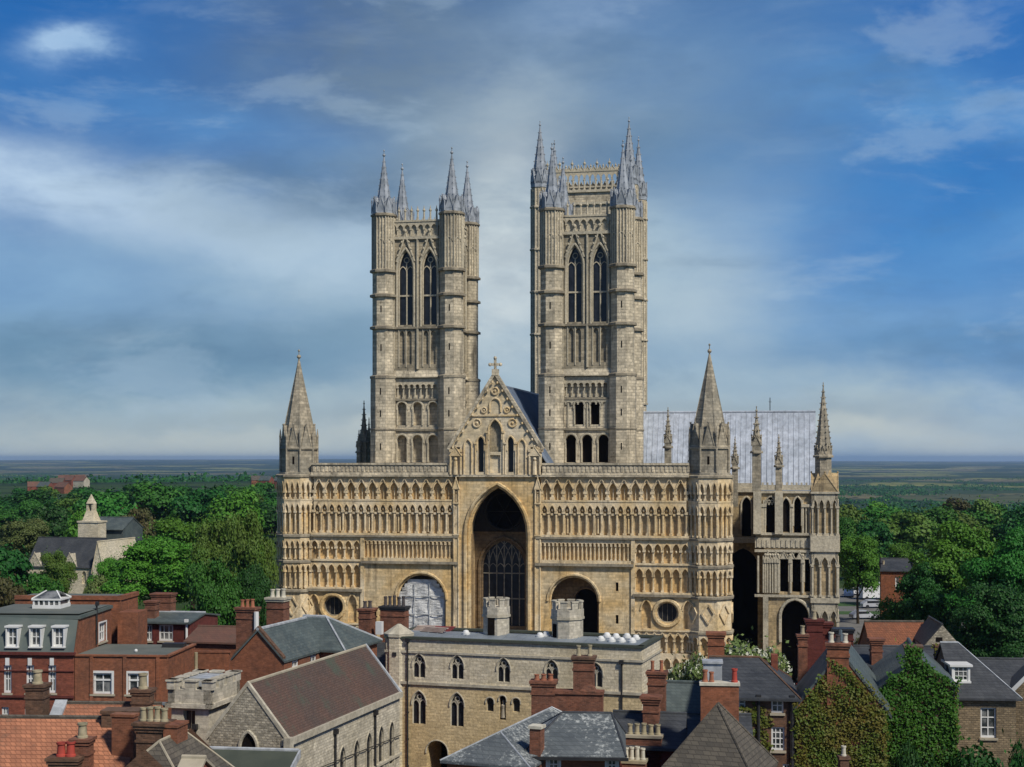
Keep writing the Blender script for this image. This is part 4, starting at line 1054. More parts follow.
# -- crossing tower beyond, its parapet and spires over the right-hand west tower
ct = MB(); v0 = 74.0; cu0, cu1 = CF.U(540, v0), CF.U(629, v0); s_ = cu1 - cu0; cm, cvv = (cu0 + cu1) / 2, v0 + s_ / 2
H = s_ / 2 - .2; fs = faces_of(cm - H, cm + H, cvv - H, cvv + H)
for Fc in fs.values():
    ct.cur = 0; wall(ct, Fc, 0, 2 * H, 20, 70.5, [op(H + k * 3.0, 3.0, 48, 66, 'point', 62, .8) for k in (-1, 1)], inside=2)
    wall(ct, Fc, 0, 2 * H, 70.5, 70.6)
    ct.cur = 1
    for zz in (47, 36, 68.5, 70.5): ct.fbox(Fc, .5, 2 * H - .5, -.3, .3, zz - .2, zz + .2)
    arcade(ct, Fc, .8, 2 * H - .8, 12, 37, 44, 45.5, 46.6, .2, .16, d0=-.25); arcade(ct, Fc, .8, 2 * H - .8, 14, 70.7, 72.6, 73.3, 73.7, .15, .12, 'point')
    ct.fbox(Fc, .8, 2 * H - .8, -.08, .3, 73.7, 73.95)
    for i in range(13):
        a = 1.0 + i * (2 * H - 2.0) / 12; p = Fc(a, .1, 0); q = .62 if i % 2 else 1.0; ct.cyl(p[0], p[1], .16, 73.9, 73.9 + 1.0 * q, 6, .12); ct.ball((p[0], p[1], 73.9 + 1.15 * q), .24 * q + .04, 6, 4); ct.cyl(p[0], p[1], .1, 73.9 + 1.25 * q, 73.9 + 1.9 * q, 5, .02)
        if i < 12: gablet(ct, Fc, a + (2 * H - 2.0) / 24, (2 * H - 2.0) / 13, 73.9, 74.6, .0, .2)
ct.cur = 3; ct.box(cm - H + .3, cm + H - .3, cvv - H + .3, cvv + H - .3, 69.6, 70.2)
co_ = link('crossing_tower', ct, cath, TS)
for x_ in (cu0, cu1):
    for y_ in (v0, v0 + s_):
        A = 1.35; tt = MB(); tt.cyl(x_, y_, A / cos(pi / 8), 20, 71.3, 8)
        for zz in (36, 47, 54, 61, 68): ring(tt, x_, y_, A, zz, .4, .25)
        fo, sw = octa(x_, y_, A); tt.cur = 1
        for kf in range(8):
            for a in (0, sw / 2): tt.tube(fo[kf](a, -.05, 36), fo[kf](a, -.05, 71), .11, 5)
        link('stair_turret', tt, co_, TS)
        sp = MB(); fo, sw = octa(x_, y_, A + .1); sp.cyl(x_, y_, (A + .1) / cos(pi / 8), 71.2, 72.2, 8)
        for kf in range(8): gablet(sp, fo[kf], sw / 2, sw, 71.8, 74.2, 0, .5)
        spire(sp, x_, y_, (A - .05) / cos(pi / 8), 72, 81.6, 8, 8, .12, .2); link('spire', sp, co_, 'lead_spire')
# -- great transept: lead roof showing on the right
tr = MB(); zr_ = 34.2
t0, t1 = CF.U(640, 76) - 4, CF.U(815, 78)
i0 = len(tr.v); add_roof(tr, t0, t1, 73, 87, 20.0, zr_, 'u', ov=.3, ridge=0, rr=.18)
k = t0
while k < t1: tr.tube((k, 80, zr_ + .02), (k, 72.8, 20.0 - .19), .05, 4); k += .85
link('transept_roof', tr, cath, 'transept_lead' if 'transept_lead' in MATS else 'lead_roof')
tb = MB(); tb.box(t0, t1 - .2, 73.3, 86.7, 0, 20); tb.poly([(t1 - .25, 73.3, 20), (t1 - .25, 86.7, 20), (t1 - .25, 80, zr_ - .1)])
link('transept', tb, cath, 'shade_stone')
an = MB(); an.tube((CF.U(770, 80), 80, zr_), (CF.U(770, 80), 80, zr_ + 2.3), .07, 5); an.tube((CF.U(770, 80) - .25, 80, zr_ + 1.6), (CF.U(770, 80) + .25, 80, zr_ + 1.6), .05, 4); link('lightning_rod', an, cath, 'black_iron')

# -- side chapel at the right-hand corner
sc = MB(); V0 = 6.0; su = lambda px: CF.U(px, V0); c0, c1 = su(756), su(838); sz = lambda py, px=790: CF.Z(py, su(px), V0)
SF = face(c0, V0, 1, 0); Wc = c1 - c0; sa = lambda px: su(px) - c0
up = [op(sa(x_), q, sz(534), sz(497), 'point', sz(504), .6) for x_, q in ((770.5, 1.0), (797.5, .8))] + [op(sa(786), .8, sz(532), sz(498), 'point', sz(505), .15)]
lo = [op(sa(x_), q, sz(592), sz(552), 'point', sz(560), 1.0) for x_, q in ((784, .95), (796.5, .95), (808.5, .85))]
portal = op(sa(795), 3.1, -1, sz(600), 'point', sz(616), 2.5)
end = sa(812)
A_ = sa(764); wall(sc, SF, A_, end, -1, sz(596), [portal], inside=2); wall(sc, SF, A_, end, sz(596), sz(543), lo, inside=2); wall(sc, face(c0 + A_, V0 + 8, 0, -1), 0, 8, -1, sz(543)); wall(sc, face(c0, V0 + 8, 1, 0), 0, A_, -1, sz(543)); sc.box(c0, c0 + A_, V0 + .1, V0 + 8, sz(545), sz(543)); wall(sc, SF, 0, end, sz(543), sz(491), up, inside=2)
fl = face(c0, V0 + 20, 0, -1); wall(sc, fl, 0, 20, sz(543), sz(491), [op(a, 1.3, sz(540), 20.5, 'point', 18.5, .6) for a in (6, 11, 16)], inside=2); wall(sc, fl, 0, 12, -1, sz(543))
frr = face(c1 - .6, V0, 0, 1); wall(sc, frr, 0, 20, -1, sz(491), [op(a, 1.3, 13.5, 20.5, 'point', 18.5, .6) for a in (5, 10, 15)], inside=2)
sc.box(c0 + .1, c1 - .7, V0 + 19, V0 + 20, 0, sz(491)); sc.cur = 3; sc.box(c0 + .2, c1 - .8, V0 + .6, V0 + 19.6, sz(491) - .5, sz(491) - .1)
sc.cur = 1
for o_ in up + lo: hood(sc, SF, o_, .1, -.08, .08, legs=2.5)
hood(sc, SF, portal, .2, -.1, .15, legs=3)
for zz in (sz(596), sz(551), sz(534), sz(492)): sc.fbox(SF, -.15, Wc + .1, -.28, .2, zz - .14, zz + .14)
sc.fbox(SF, -.1, end, -.12, .3, sz(548), sz(538)); sc.fbox(SF, 0, end, -.1, .3, sz(490), sz(485))
k = .1
while k < end: sc.fbox(SF, k, k + .28, -.2, -.05, sz(547), sz(540)); sc.fbox(SF, k, k + .22, -.1, .3, sz(485), sz(482.5)); k += .55
for px in (758, 763.5, 776, 779, 790.5, 802.5): sc.tube(SF(sa(px), -.12, sz(593)), SF(sa(px), -.12, sz(556)), .13, 6); sc.tube(SF(sa(px), -.1, sz(533)), SF(sa(px), -.1, sz(500)), .1, 6)
for px in (757.5, 779):                                                     # buttresses
    sc.fbox(SF, sa(px) - .45, sa(px) + .45, -.6, .2, sz(534), sz(492)); 
for px in (765.5, 767.5, 770, 772.5, 775, 778, 790.3, 802.7, 811): sc.tube(SF(sa(px), -.16, sz(593)), SF(sa(px), -.16, sz(562)), .1, 6); sc.fbox(SF, sa(px) - .2, sa(px) + .2, -.32, .05, sz(563), sz(559)); sc.ball(SF(sa(px), -.15, sz(555)), .2, 6, 4)
for px in (762, 765, 776, 781, 792, 803, 806, 809): sc.tube(SF(sa(px), -.12, sz(533)), SF(sa(px), -.12, sz(506)), .09, 6); sc.fbox(SF, sa(px) - .18, sa(px) + .18, -.28, .05, sz(507), sz(504))
for px in (766, 769, 772, 775): sc.path([SF(sa(px) + x1, -.1, sz(505) + 9 - 9 + z1) for x1, z1 in arch(.3, .6, 'point', 6)], .07, 4)
k = A_
while k < end: gablet(sc, SF, k + .45, .8, sz(559), sz(552), -.22, .2); k += .9
sc.fbox(SF, A_ - .1, A_ + .5, -.3, .3, -1, sz(596))
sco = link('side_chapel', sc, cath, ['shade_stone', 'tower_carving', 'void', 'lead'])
for px, top, base_, wd in ((756.5, 411, 490, 1.0), (778.8, 438, 490, .75)):
    p = MB(); x_ = su(px); pinnacle(p, x_, V0 + .2, wd, sz(492), sz(443 if px < 770 else 462), sz(top), 5); ring(p, x_, V0 + .2, wd * .62, sz(452 if px < 770 else 466), .3, .12, 8); link('pinnacle', p, sco, ['spire_stone'])
# corner turret of the chapel, with gabled top and spire
ctu = MB(); a0, a1 = sa(811.5), Wc; cxx = c0 + (a0 + a1) / 2; hw = (a1 - a0) / 2; y0 = V0 - .5; TF = faces_of(cxx - hw, cxx + hw, y0, y0 + 2 * hw)
ctu.box(cxx - hw + .3, cxx + hw - .3, y0 + .3, y0 + 2 * hw - .3, -1, sz(493))
for kf, Fc in TF.items():
    w2 = 2 * hw; ctu.cur = 0; ctu.fbox(Fc, 0, w2, 0, .32, -1, sz(637)); ctu.cur = 1
    arcade(ctu, Fc, 0, w2, 3, sz(634), sz(618), sz(609), sz(602), .32, .12); ctu.fbox(Fc, -.1, w2 + .1, -.15, .35, sz(602), sz(597))
    arcade(ctu, Fc, 0, w2, 3, sz(596), sz(564), sz(556), sz(551), .32, .12); ctu.fbox(Fc, -.12, w2 + .12, -.2, .35, sz(551), sz(535))
    arcade(ctu, Fc, 0, w2, 4, sz(535), sz(506), sz(499), sz(493), .32, .1); ctu.fbox(Fc, -.1, w2 + .1, -.15, .35, sz(493.5), sz(491.5))
    ctu.cur = 0; gablet(ctu, Fc, hw, w2, sz(491.5), sz(473), 0, hw * .6)
zz = sz(491.5)
ctu.cyl(cxx, y0 + hw, hw * 1.41, zz, sz(470), 4, hw * .6, rot=pi / 4)
cto = link('corner_turret', ctu, cath, ['shade_stone', 'tower_carving'])
sp = MB(); cy_ = y0 + hw; fo, sw = octa(cxx - .15, cy_, .95); sp.cyl(cxx - .15, cy_, 1.0, sz(478), sz(456), 8); ring(sp, cxx - .15, cy_, .95, sz(456), .35, .2)
for kf in range(8): gablet(sp, fo[kf], sw / 2, sw, sz(457), sz(447), 0, .4)
spire(sp, cxx - .15, cy_, 1.02, sz(455), sz(386), 8, 12, .1, .12); link('turret_spire', sp, cto, ['spire_stone'])
# recess between the front and the side chapel: aisle wall with windows, deep in shade
rw = MB(); V1 = 17.0; a0, a1 = CF.U(690, V1), c0; RF = face(a0, V1, 1, 0); ra = lambda px: CF.U(px, V1) - a0; rz = lambda py: CF.Z(py, 25, V1)
wall(rw, RF, 0, a1 - a0, -1, rz(484), [op(ra(746.5), 1.15, rz(536), rz(497), 'point', rz(505), .6), op(ra(743), 4.0, -.5, rz(548), 'point', rz(570), 2.5)], inside=2)  # big lower arch is invented; its black back deepens the recess's shade
rw.cur = 1; hood(rw, RF, op(ra(746.5), 1.15, rz(536), rz(497), 'point', rz(505), .6), .12, -.08, .08, legs=3); rw.fbox(RF, 0, a1 - a0, -.3, .2, rz(492), rz(488)); rw.fbox(RF, 0, a1 - a0, -.1, .3, rz(488), rz(483)); rw.fbox(RF, ra(733), a1 - a0, -1.5, .2, rz(542), rz(537))
rw.cur = 0; rw.box(a0, a1, V1 + 2.6, V1 + 4, 0, rz(484))
rw.box(22.5, 24.5, 3.5, V1, 0, 14)
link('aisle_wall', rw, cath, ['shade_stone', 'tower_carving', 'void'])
# pinnacles standing on the nave walls
for px, top, zs, bz, v, wd in ((668, 411, 441, 472, 14, .8), (692, 440, 455, 472, 8, .6), (735, 440, 462, 490, 12, .7), (364, 404, 436, 470, 13, .75), (359, 432, 446, 470, 12, .5), (369, 420, 446, 470, 15, .55)):
    p = MB(); x_ = CF.U(px, v); pinnacle(p, x_, v, wd, CF.Z(bz, x_, v) - 2, CF.Z(zs, x_, v), CF.Z(top, x_, v), 6); ring(p, x_, v, wd * .62, CF.Z(zs + 6, x_, v), .3, .12); link('pinnacle', p, cath, ['spire_stone'])

# ------------------------------------------------------------------ buildings in front of the cathedral
class Bld:
    def __init__(s, name, label, cat, px, Y, a, group=None):
        s.fr = FR(px, Y, a); s.root = thing(name, label, cat, s.fr, group)
    def size(s, u0, u1, v0, v1): s.u0, s.u1, s.v0, s.v1 = u0, u1, v0, v1; s.F = faces_of(u0, u1, v0, v1); return s
    def fo(s, px, y0, y1, wpx, kind='rect', d=.16, sp=None, back=False):
        u = s.fr.U(px, s.v0); Z = lambda y: s.fr.Z(y, u, s.v0)
        return op(u - s.u0, s.fr.S(wpx, u, s.v0) / s.fr.c, Z(y1), Z(y0), kind, Z(sp) if sp else None, d, back)
    def ro(s, px, y0, y1, w_, kind='rect', d=.16, back=False):
        v = s.fr.V(px, s.u1); Z = lambda y: s.fr.Z(y, s.u1, v)
        return op(v - s.v0, w_, Z(y1), Z(y0), kind, None, d, back)
    def shell(s, ze, zr, axis, wallm, ops=None, gables=(1, 1), ins=None):
        mb = MB(); add_walls(mb, s.u0, s.u1, s.v0, s.v1, ze, zr, axis, gables, ops)
        return link('wall', mb, s.root, wallm)
    def roof(s, ze, zr, axis, mats, **kw):
        mb = MB(); add_roof(mb, s.u0, s.u1, s.v0, s.v1, ze, zr, axis, **kw); return link('roof', mb, s.root, mats)
    def ch(s, px, py_top, v, wu, wv, z0, pots=(), **kw):
        """chimney whose middle is seen at px, its top at py_top, standing v back from the front corner"""
        u = s.fr.U(px, v); return chimney(s.root, u, v, wu, wv, z0, s.fr.Z(py_top, u, v), pots, **kw)

# ---- stone gatehouse
G = Bld('gatehouse', 'pale ashlar gatehouse with traceried windows and two small battlemented roof turrets, before the cathedral', 'gatehouse', 642, 100, 17.5)
f = G.fr; gl = f.U(386); G.size(gl, 0, 0, f.V(660.5, 0))
zt = f.Z(648); z1 = f.Z(661, f.U(634)); z2 = f.Z(693, f.U(621)); zbot = -1
ups = [G.fo(px, y0, y1, 12.6, 'point', .5) for px, y0, y1 in ((419, 654, 677.5), (457.3, 655.5, 679), (503.6, 658, 682), (551.5, 660, 684), (596, 663, 687))]
lows = [G.fo(px, y0, y1, 13.6, 'point', .5) for px, y0, y1 in ((419, 691, 724), (457, 693, 726.5))]
sm = [G.fo(px, y0, y1, 7.2, 'round', .5) for px, y0, y1 in ((490, 698, 711.5), (516.2, 698.5, 712))]
nich = G.fo(502.6, 696, 720, 6.5, 'round', .45, back=True)
gate = G.fo(437, 741, 800, 21, 'point', 3.0, sp=752, back=True); gate['z0'] = 0
mb = MB(); F_ = G.F['f']; Wg = G.u1 - G.u0
wall(mb, F_, 0, Wg, z2, zt, ups); mb.cur = 3; wall(mb, F_, 0, Wg, -1, z2, lows + sm + [nich, gate], inside=2); mb.cur = 0
for kf, L_ in (('r', G.v1), ('l', G.v1)): wall(mb, G.F[kf], 0, L_, -1, zt)
wall(mb, G.F['b'], 0, Wg, -1, zt)
mb.cur = 1
for kf, L_ in (('f', Wg), ('r', G.v1), ('b', Wg), ('l', G.v1)):
    Fk = G.F[kf]; mb.cur = 4; mb.fbox(Fk, -.12, L_ + .12, -.14, .3, zt, zt + .16); mb.cur = 1; mb.fbox(Fk, -.08, L_ + .08, -.10, .05, z1 - .08, z1 + .08)
    if kf in 'fr': mb.fbox(Fk, -.08, L_ + .08, -.12, .05, z2 - .1, z2 + .1)
for o_ in ups + lows + sm + [nich, gate]: hood(mb, F_, o_, .05, -.03, .06, legs=.12)
link('wall', mb, G.root, ['gate_stone', 'pale_stone', 'void', 'gate_ochre', 'shed_felt'])
for o_ in ups + lows: lights(G.root, F_, o_, 2, .075, 'pale_stone', 'leaded_glass', dd=.22)
for o_ in sm: lights(G.root, F_, o_, 1, .05, 'stone_trim', 'leaded_glass', head=False, dd=.4)
st = MB(); a = nich['c']; x_, y_, _ = F_(a, .2, 0); st.lathe(x_, y_, [(.16, nich['z0'] + .1), (.2, nich['z0'] + .15), (.14, nich['z0'] + .75), (.17, nich['z0'] + 1.0), (.06, nich['z0'] + 1.12), (.1, nich['z0'] + 1.25), (.01, nich['z0'] + 1.4)], 8)
link('niche_statue', st, G.root, 'stone_trim', True)
for px, y0, y1 in ((408, 780, 641), (622, 712, 663), (395.5, 780, 655)):
    u = f.U(px); pipe(G.root, F_, u - G.u0, f.Z(y0, u), f.Z(y1, u), r=.065)
rf = MB(); zr = zt - .06
rf.slab([(G.u0 + .3, .3, zr), (-.3, .3, zr), (-.3, G.v1 / 2, zr + .3), (G.u0 + .3, G.v1 / 2, zr + .3)], .1); rf.slab([(-.3, G.v1 - .3, zr), (G.u0 + .3, G.v1 - .3, zr), (G.u0 + .3, G.v1 / 2, zr + .3), (-.3, G.v1 / 2, zr + .3)], .1)
k = G.u0 + .8
while k < -.5: rf.tube((k, .3, zr + .02), (k, G.v1 / 2, zr + .32), .035, 4); k += .75
link('roof', rf, G.root, 'lead')
for px, pyb, v in ((601, 641, 2.2), (607, 640, 3.4), (611.5, 642, 2.0), (616, 640, 3.2), (621.5, 642, 2.0), (627, 640.5, 3.4), (632, 643, 2.0), (636, 642, 3.0), (540, 637, 2.6), (546, 636.5, 3.0), (466, 632.5, 2.5)):
    q = MB(); u = f.U(px, v); zz = zr + .3 * v / (G.v1 / 2); q.lathe(u, v, [(r_, z_ + zz) for r_, z_ in ((.30, -.05), (.30, .10), (.22, .11), (.22, .16), (.19, .24), (.1, .29), (.01, .30))], 12)
    link('roof_light', q, G.root, 'white_paint', True)
# corner stair at the left end with a low stone cap
q = MB(); cu, cv = G.u0 + .7, .75; ztc = f.Z(638, G.u0)
q.cyl(cu, cv, 1.0, -1, zt + .1, 8, rot=pi / 8); q.cur = 1; q.cyl(cu, cv, 1.08, zt + .1, zt + .3, 8, rot=pi / 8); q.cyl(cu, cv, 1.1, zt + .3, zt + .95, 8, .12, rot=pi / 8)
link('corner_turret', q, G.root, ['gate_stone', 'pale_stone'])
for px, v, r, y0, y1, ys, dpx in ((496.3, 3.2, .94, 634, 598.5, 615.4, 488.5), (567.5, 3.2, 1.12, 637, 601, 617.5, None)):
    u = f.U(px, v); Zf = lambda y: f.Z(y, u, v); q = MB(); zb, ztt, zs = zr, Zf(y1), Zf(ys)
    q.cyl(u, v, r, zb, zs, 8, rot=pi / 8); q.cur = 1; q.cyl(u, v, r + .1, zs - .08, zs + .08, 8, rot=pi / 8); q.cur = 0
    q.cyl(u, v, r + .05, zs + .08, ztt - .55, 8, rot=pi / 8)
    fo, sw = octa(u, v, (r + .05) * cos(pi / 8))
    for kf in range(8):
        q.fbox(fo[kf], sw * .24, sw * .76, 0, .2, ztt - .55, ztt - .04); q.cur = 1; q.fbox(fo[kf], sw * .2, sw * .8, -.04, .23, ztt - .04, ztt + .05); q.cur = 0
    to = link('stair_turret', q, G.root, ['porch_stone', 'pale_stone'])
    fo, sw = octa(u, v, r * cos(pi / 8)); d = MB(); Fd = fo[0] if dpx else fo[7]
    d.fbox(Fd, sw * .5 - .26 - (.1 if dpx else 0), sw * .5 + .26 - (.1 if dpx else 0), -.03, .05, zb + .25, zb + (1.5 if dpx else 1.2)); link('door', d, to, 'void')
for i, (px, v, l, ang) in enumerate(((424, 3.4, 1.6, .3), (432, 2.6, 1.9, -.2), (441, 3.2, 1.5, .15))):
    q = MB(); u = f.U(px, v)
    for j in range(4): q.hexa([(u + dx * cos(ang) - dy * sin(ang), v + dx * sin(ang) + dy * cos(ang), zr + .3 + j * .09 + h) for h in (0, .06) for dx, dy in ((-l / 2 + j * .1, j * .05 - .12), (l / 2 + j * .1, j * .05 - .12), (l / 2 + j * .1, j * .05 + .12), (-l / 2 + j * .1, j * .05 + .12))])
    o = link('plank_stack', q, None, ['timber_pale', 'timber_pale', 'timber_red'][i]); o.location = (f.X, f.Y, 0); o.rotation_euler = (0, 0, -f.a)
    tag(o, ('pale boards stacked loosely on the gatehouse roof, leftmost stack', 'pale boards stacked on the gatehouse roof between two other stacks', 'reddish painted boards stacked on the gatehouse roof')[i], 'boards', 'boards on the gatehouse roof')

# ---- stone hall with a steep tiled roof (left of the gatehouse)
H = Bld('stone_hall', 'steep gabled stone hall with patched brown tile roof and lancets along its side', 'hall', 209, 77, 16.5)
f = H.fr; H.size(0, f.U(287), 0, 16.2)
ze = f.Z(739.5, H.u1); zr = f.Z(685, H.u1 / 2)
lan = [H.ro(px, y0, y0 + 42, .8, 'point', .13) for px, y0 in ((342, 747), (356, 740.5), (368.5, 733), (380.5, 726.5), (391, 722))]
wdw = H.fo(249, 733, 752, 15, 'point', .5, sp=747)
mb = MB(); add_walls(mb, 0, H.u1, 0, 16.2, ze, None, 'v', (0, 0), {'r': lan}); 
for k in range(1): pass
Ff = H.F['f']; Lf = H.u1
mb.cur = 1; mb.poly([Ff(0, 0, ze), Ff(Lf, 0, ze), Ff(Lf / 2, 0, zr)]); mb.fbox(Ff, 0, Lf, -.012, .02, ze - 6, ze); mb.poly([H.F['b'](0, 0, ze), H.F['b'](Lf, 0, ze), H.F['b'](Lf / 2, 0, zr)])
mb.cur = 2; mb.fbox(H.F['r'], -.1, 16.3, -.2, .25, ze - .32, ze + .02); mb.fbox(H.F['r'], -.1, 16.3, -.12, .25, ze - 3.9, ze - 3.75)
for o_ in lan: hood(mb, H.F['r'], o_, .045, -.03, .05, legs=2)
hood(mb, Ff, wdw, .1, -.06, .1)
mb.cur = 3; pts = [(wdw['c'] + x, -.02, wdw['sp'] + y) for x, y in arch(wdw['w'] / 2, wdw['z1'] - wdw['sp'], 'point', 8)]; mb.poly([Ff(a, d, z) for a, d, z in [(wdw['c'] - wdw['w'] / 2, -.02, wdw['sp'] - 1)] + pts + [(wdw['c'] + wdw['w'] / 2, -.02, wdw['sp'] - 1)]])
link('wall', mb, H.root, ['chapel_ashlar', 'chapel_rubble', 'pale_stone', 'void'])
H.roof(ze + .05, zr + .1, 'v', ['hall_tile', 'stone_trim'], ov=.12, vg=-.12, ridge=1, rr=.09)
for v in (0.05, 16.15):
    q = MB()
    for e in (-.16, Lf + .16): q.hexa([(e, v - .1, ze - .3), (e, v + .1, ze - .3), (Lf / 2, v + .1, zr - .05), (Lf / 2, v - .1, zr - .05), (e, v - .1, ze + .02), (e, v + .1, ze + .02), (Lf / 2, v + .1, zr + .2), (Lf / 2, v - .1, zr + .2)])
    link('gable_coping', q, H.root, 'pale_stone' if v < 1 else 'flashing')
q = MB(); q.box(Lf - .1, Lf + .26, -.2, .25, ze - .5, ze + .1); link('kneeler', q, H.root, 'pale_stone')
for o_ in lan: lights(H.root, H.F['r'], o_, 1, .025, 'pale_stone', 'leaded_glass', head=False, dd=.5)
for px, y1 in ((334, 733), (374, 714)):
    v = f.V(px, H.u1); pipe(H.root, H.F['r'], v, 0, f.Z(y1, H.u1, v), r=.07)
q = MB(); q.tube(H.F['r'](4, -.15, f.Z(767, H.u1, 4)), H.F['r'](16, -.15, f.Z(735, H.u1, 16)), .03, 5); link('cable', q, H.root, 'black_iron')

# ---- battlemented stone porch tower beside the hall
P = Bld('porch_tower', 'small square stone tower with worn battlements and one dark window, beside the hall gable', 'tower', 209, 78.6, 13)
f = P.fr; P.size(f.U(171.5), 0, 0, 3.6)
zs = f.Z(706.5); zt = f.Z(690); ztm = f.Z(682)
o1 = P.fo(189.2, 710.5, 731.5, 12.5, 'rect', .4)
mb = MB(); fs = add_walls(mb, P.u0, 0, 0, 3.6, zs, None, 'v', (0, 0), {'f': [o1]})
mb.cur = 1
for kf, L_ in (('f', -P.u0), ('r', 3.6), ('b', -P.u0), ('l', 3.6)):
    Fk = fs[kf]; mb.fbox(Fk, -.26, L_ + .26, -.26, .1, zs - .1, zs + .14); mb.fbox(Fk, -.14, L_ + .14, -.14, .25, zs + .1, zt)
    n = 3 if L_ < 3 else 4; w_ = (L_ + .28) / (2 * n - 1)
    for i in range(n): a = -.14 + i * 2 * w_; mb.fbox(Fk, a, a + w_ * 1.25, -.145, .26, zt, ztm); mb.fbox(Fk, a - .06, a + w_ * 1.25 + .06, -.2, .32, ztm, ztm + .09)
mb.box(P.u0 + .2, -.2, .2, 3.4, zs, zs + .3)
link('wall', mb, P.root, ['porch_stone', 'porch_stone']); sash(P.root, fs['f'], o1, 2, 1, .05, 'stone_trim', 'leaded_glass')
q = MB(); q.box(P.u0 + .2, P.u0 + 1.5, 1.6, 3.5, zt - .1, ztm - .05); link('lead_cap', q, P.root, 'flashing')
pipe(P.root, fs['f'], -P.u0 - .75, 0, f.Z(728, -.7), r=.06)

# ---- low felt-roofed lean-to at the bottom, in front of the hall
Q = Bld('lean_to', 'low lean-to shed with dark green felt roof below the stone hall gable', 'shed', 182, 70.5, 8)
f = Q.fr; zq = f.Z(750, 2, 3); Q.size(0, f.U(280), 0, 3.2); mb = MB()
mb.slab([(-.2, -.2, zq - 1.2), (Q.u1, -.2, zq - 1.2), (Q.u1, 3.2, zq), (-.2, 3.2, zq)], .15); mb.cur = 1
mb.tube((-.2, 3.2, zq + .02), (Q.u1, 3.2, zq + .02), .09, 6); mb.hexa([(Q.u1, -.2, zq - 1.5), (Q.u1 + .09, -.2, zq - 1.5), (Q.u1 + .09, 3.2, zq - .3), (Q.u1, 3.2, zq - .3), (Q.u1, -.2, zq - 1.15), (Q.u1 + .09, -.2, zq - 1.15), (Q.u1 + .09, 3.2, zq + .06), (Q.u1, 3.2, zq + .06)])
link('roof', mb, Q.root, ['shed_felt', 'flashing']); mb = MB(); add_walls(mb, 0, Q.u1 - .1, 0, 3.1, zq - 1.35); link('wall', mb, Q.root, 'brick_brown')

# ---- brick house with slate roof behind the hall
K = Bld('brick_house', 'orange brick gabled house with grey-green slate roof and two stacks, behind the stone hall', 'house', 233, 96, 17)
f = K.fr; K.size(0, f.U(284), 0, f.V(305, f.U(284) / 2)); ze = f.Z(659, K.u1); zr = f.Z(629, K.u1 / 2)
ws_ = [K.ro(px, y0, y1, 1.05, 'rect') for px, y0, y1 in ((295.5, 655.5, 668), (313.5, 651, 663))]
K.shell(ze, zr, 'v', 'brick_orange', {'r': ws_}); K.roof(ze, zr, 'v', ['slate_green', 'flashing'], h1=0, ridge=1, ov=.1)
for o_ in ws_: sash(K.root, K.F['r'], o_, 2, 2, .1)
q = MB()                                                                    # hipped wing to the right
w0, w1, y0, y1 = K.u1 * .3, f.U(352, K.v1), K.v1 - 1.5, K.v1 + 4.5
add_roof(q, w0, w1, y0, y1, ze + .1, zr - .05, 'u', h1=2.6, ridge=1, ov=.3); link('roof', q, K.root, ['slate_green', 'flashing'])
q = MB(); add_walls(q, w0, w1, y0, y1, ze); link('wall', q, K.root, 'brick_orange')
K.ch(247.5, 607, .5, 1.3, .7, zr - 3, row(3, .36, .5, .13, 'terracotta')); K.ch(278, 597, 4.4, 1.25, .95, ze, row(3, .4, .55, .15, 'white_pot'), capm='pale_stone')
q = MB(); u = f.U(257, .2); q.tube((u, .1, f.Z(632, u)), (u, .1, f.Z(612, u)), .16, 8); link('flue_pipe', q, K.root, 'white_paint')
q = MB()
for e in (0, K.u1): q.hexa([(e, -.1, ze - .1), (e, .25, ze - .1), (K.u1 / 2, .25, zr - .05), (K.u1 / 2, -.1, zr - .05), (e, -.1, ze + .14), (e, .25, ze + .14), (K.u1 / 2, .25, zr + .2), (K.u1 / 2, -.1, zr + .2)])
link('gable_coping', q, K.root, 'brick_brown')

# ---- house with the broad chimney between the hall and the gatehouse
J = Bld('slate_house', 'narrow slate-roofed house with very broad brick stack, wedged between stone hall and gatehouse', 'house', 356, 108, 17)
f = J.fr; J.size(0, f.U(398), 0, 6); ze = f.Z(672, 2); zr = f.Z(640, 2, 3)
J.shell(ze, zr, 'u', 'brick_brown'); J.roof(ze, zr, 'u', ['slate_dark', 'flashing'], ridge=1)
J.ch(367.5, 608, 2.6, .95, 1.2, ze, row(2, .4, .55, .14, 'soot_pot')); J.ch(394.5, 606, 3.2, 1.95, .9, ze, row(5, .36, .75, .12, 'soot_pot'), capm='black_iron')
q = MB(); q.box(f.U(376, 2), f.U(382, 2), 1.9, 2.3, f.Z(638, 2), f.Z(625, 2)); link('white_panel', q, J.root, 'white_paint')

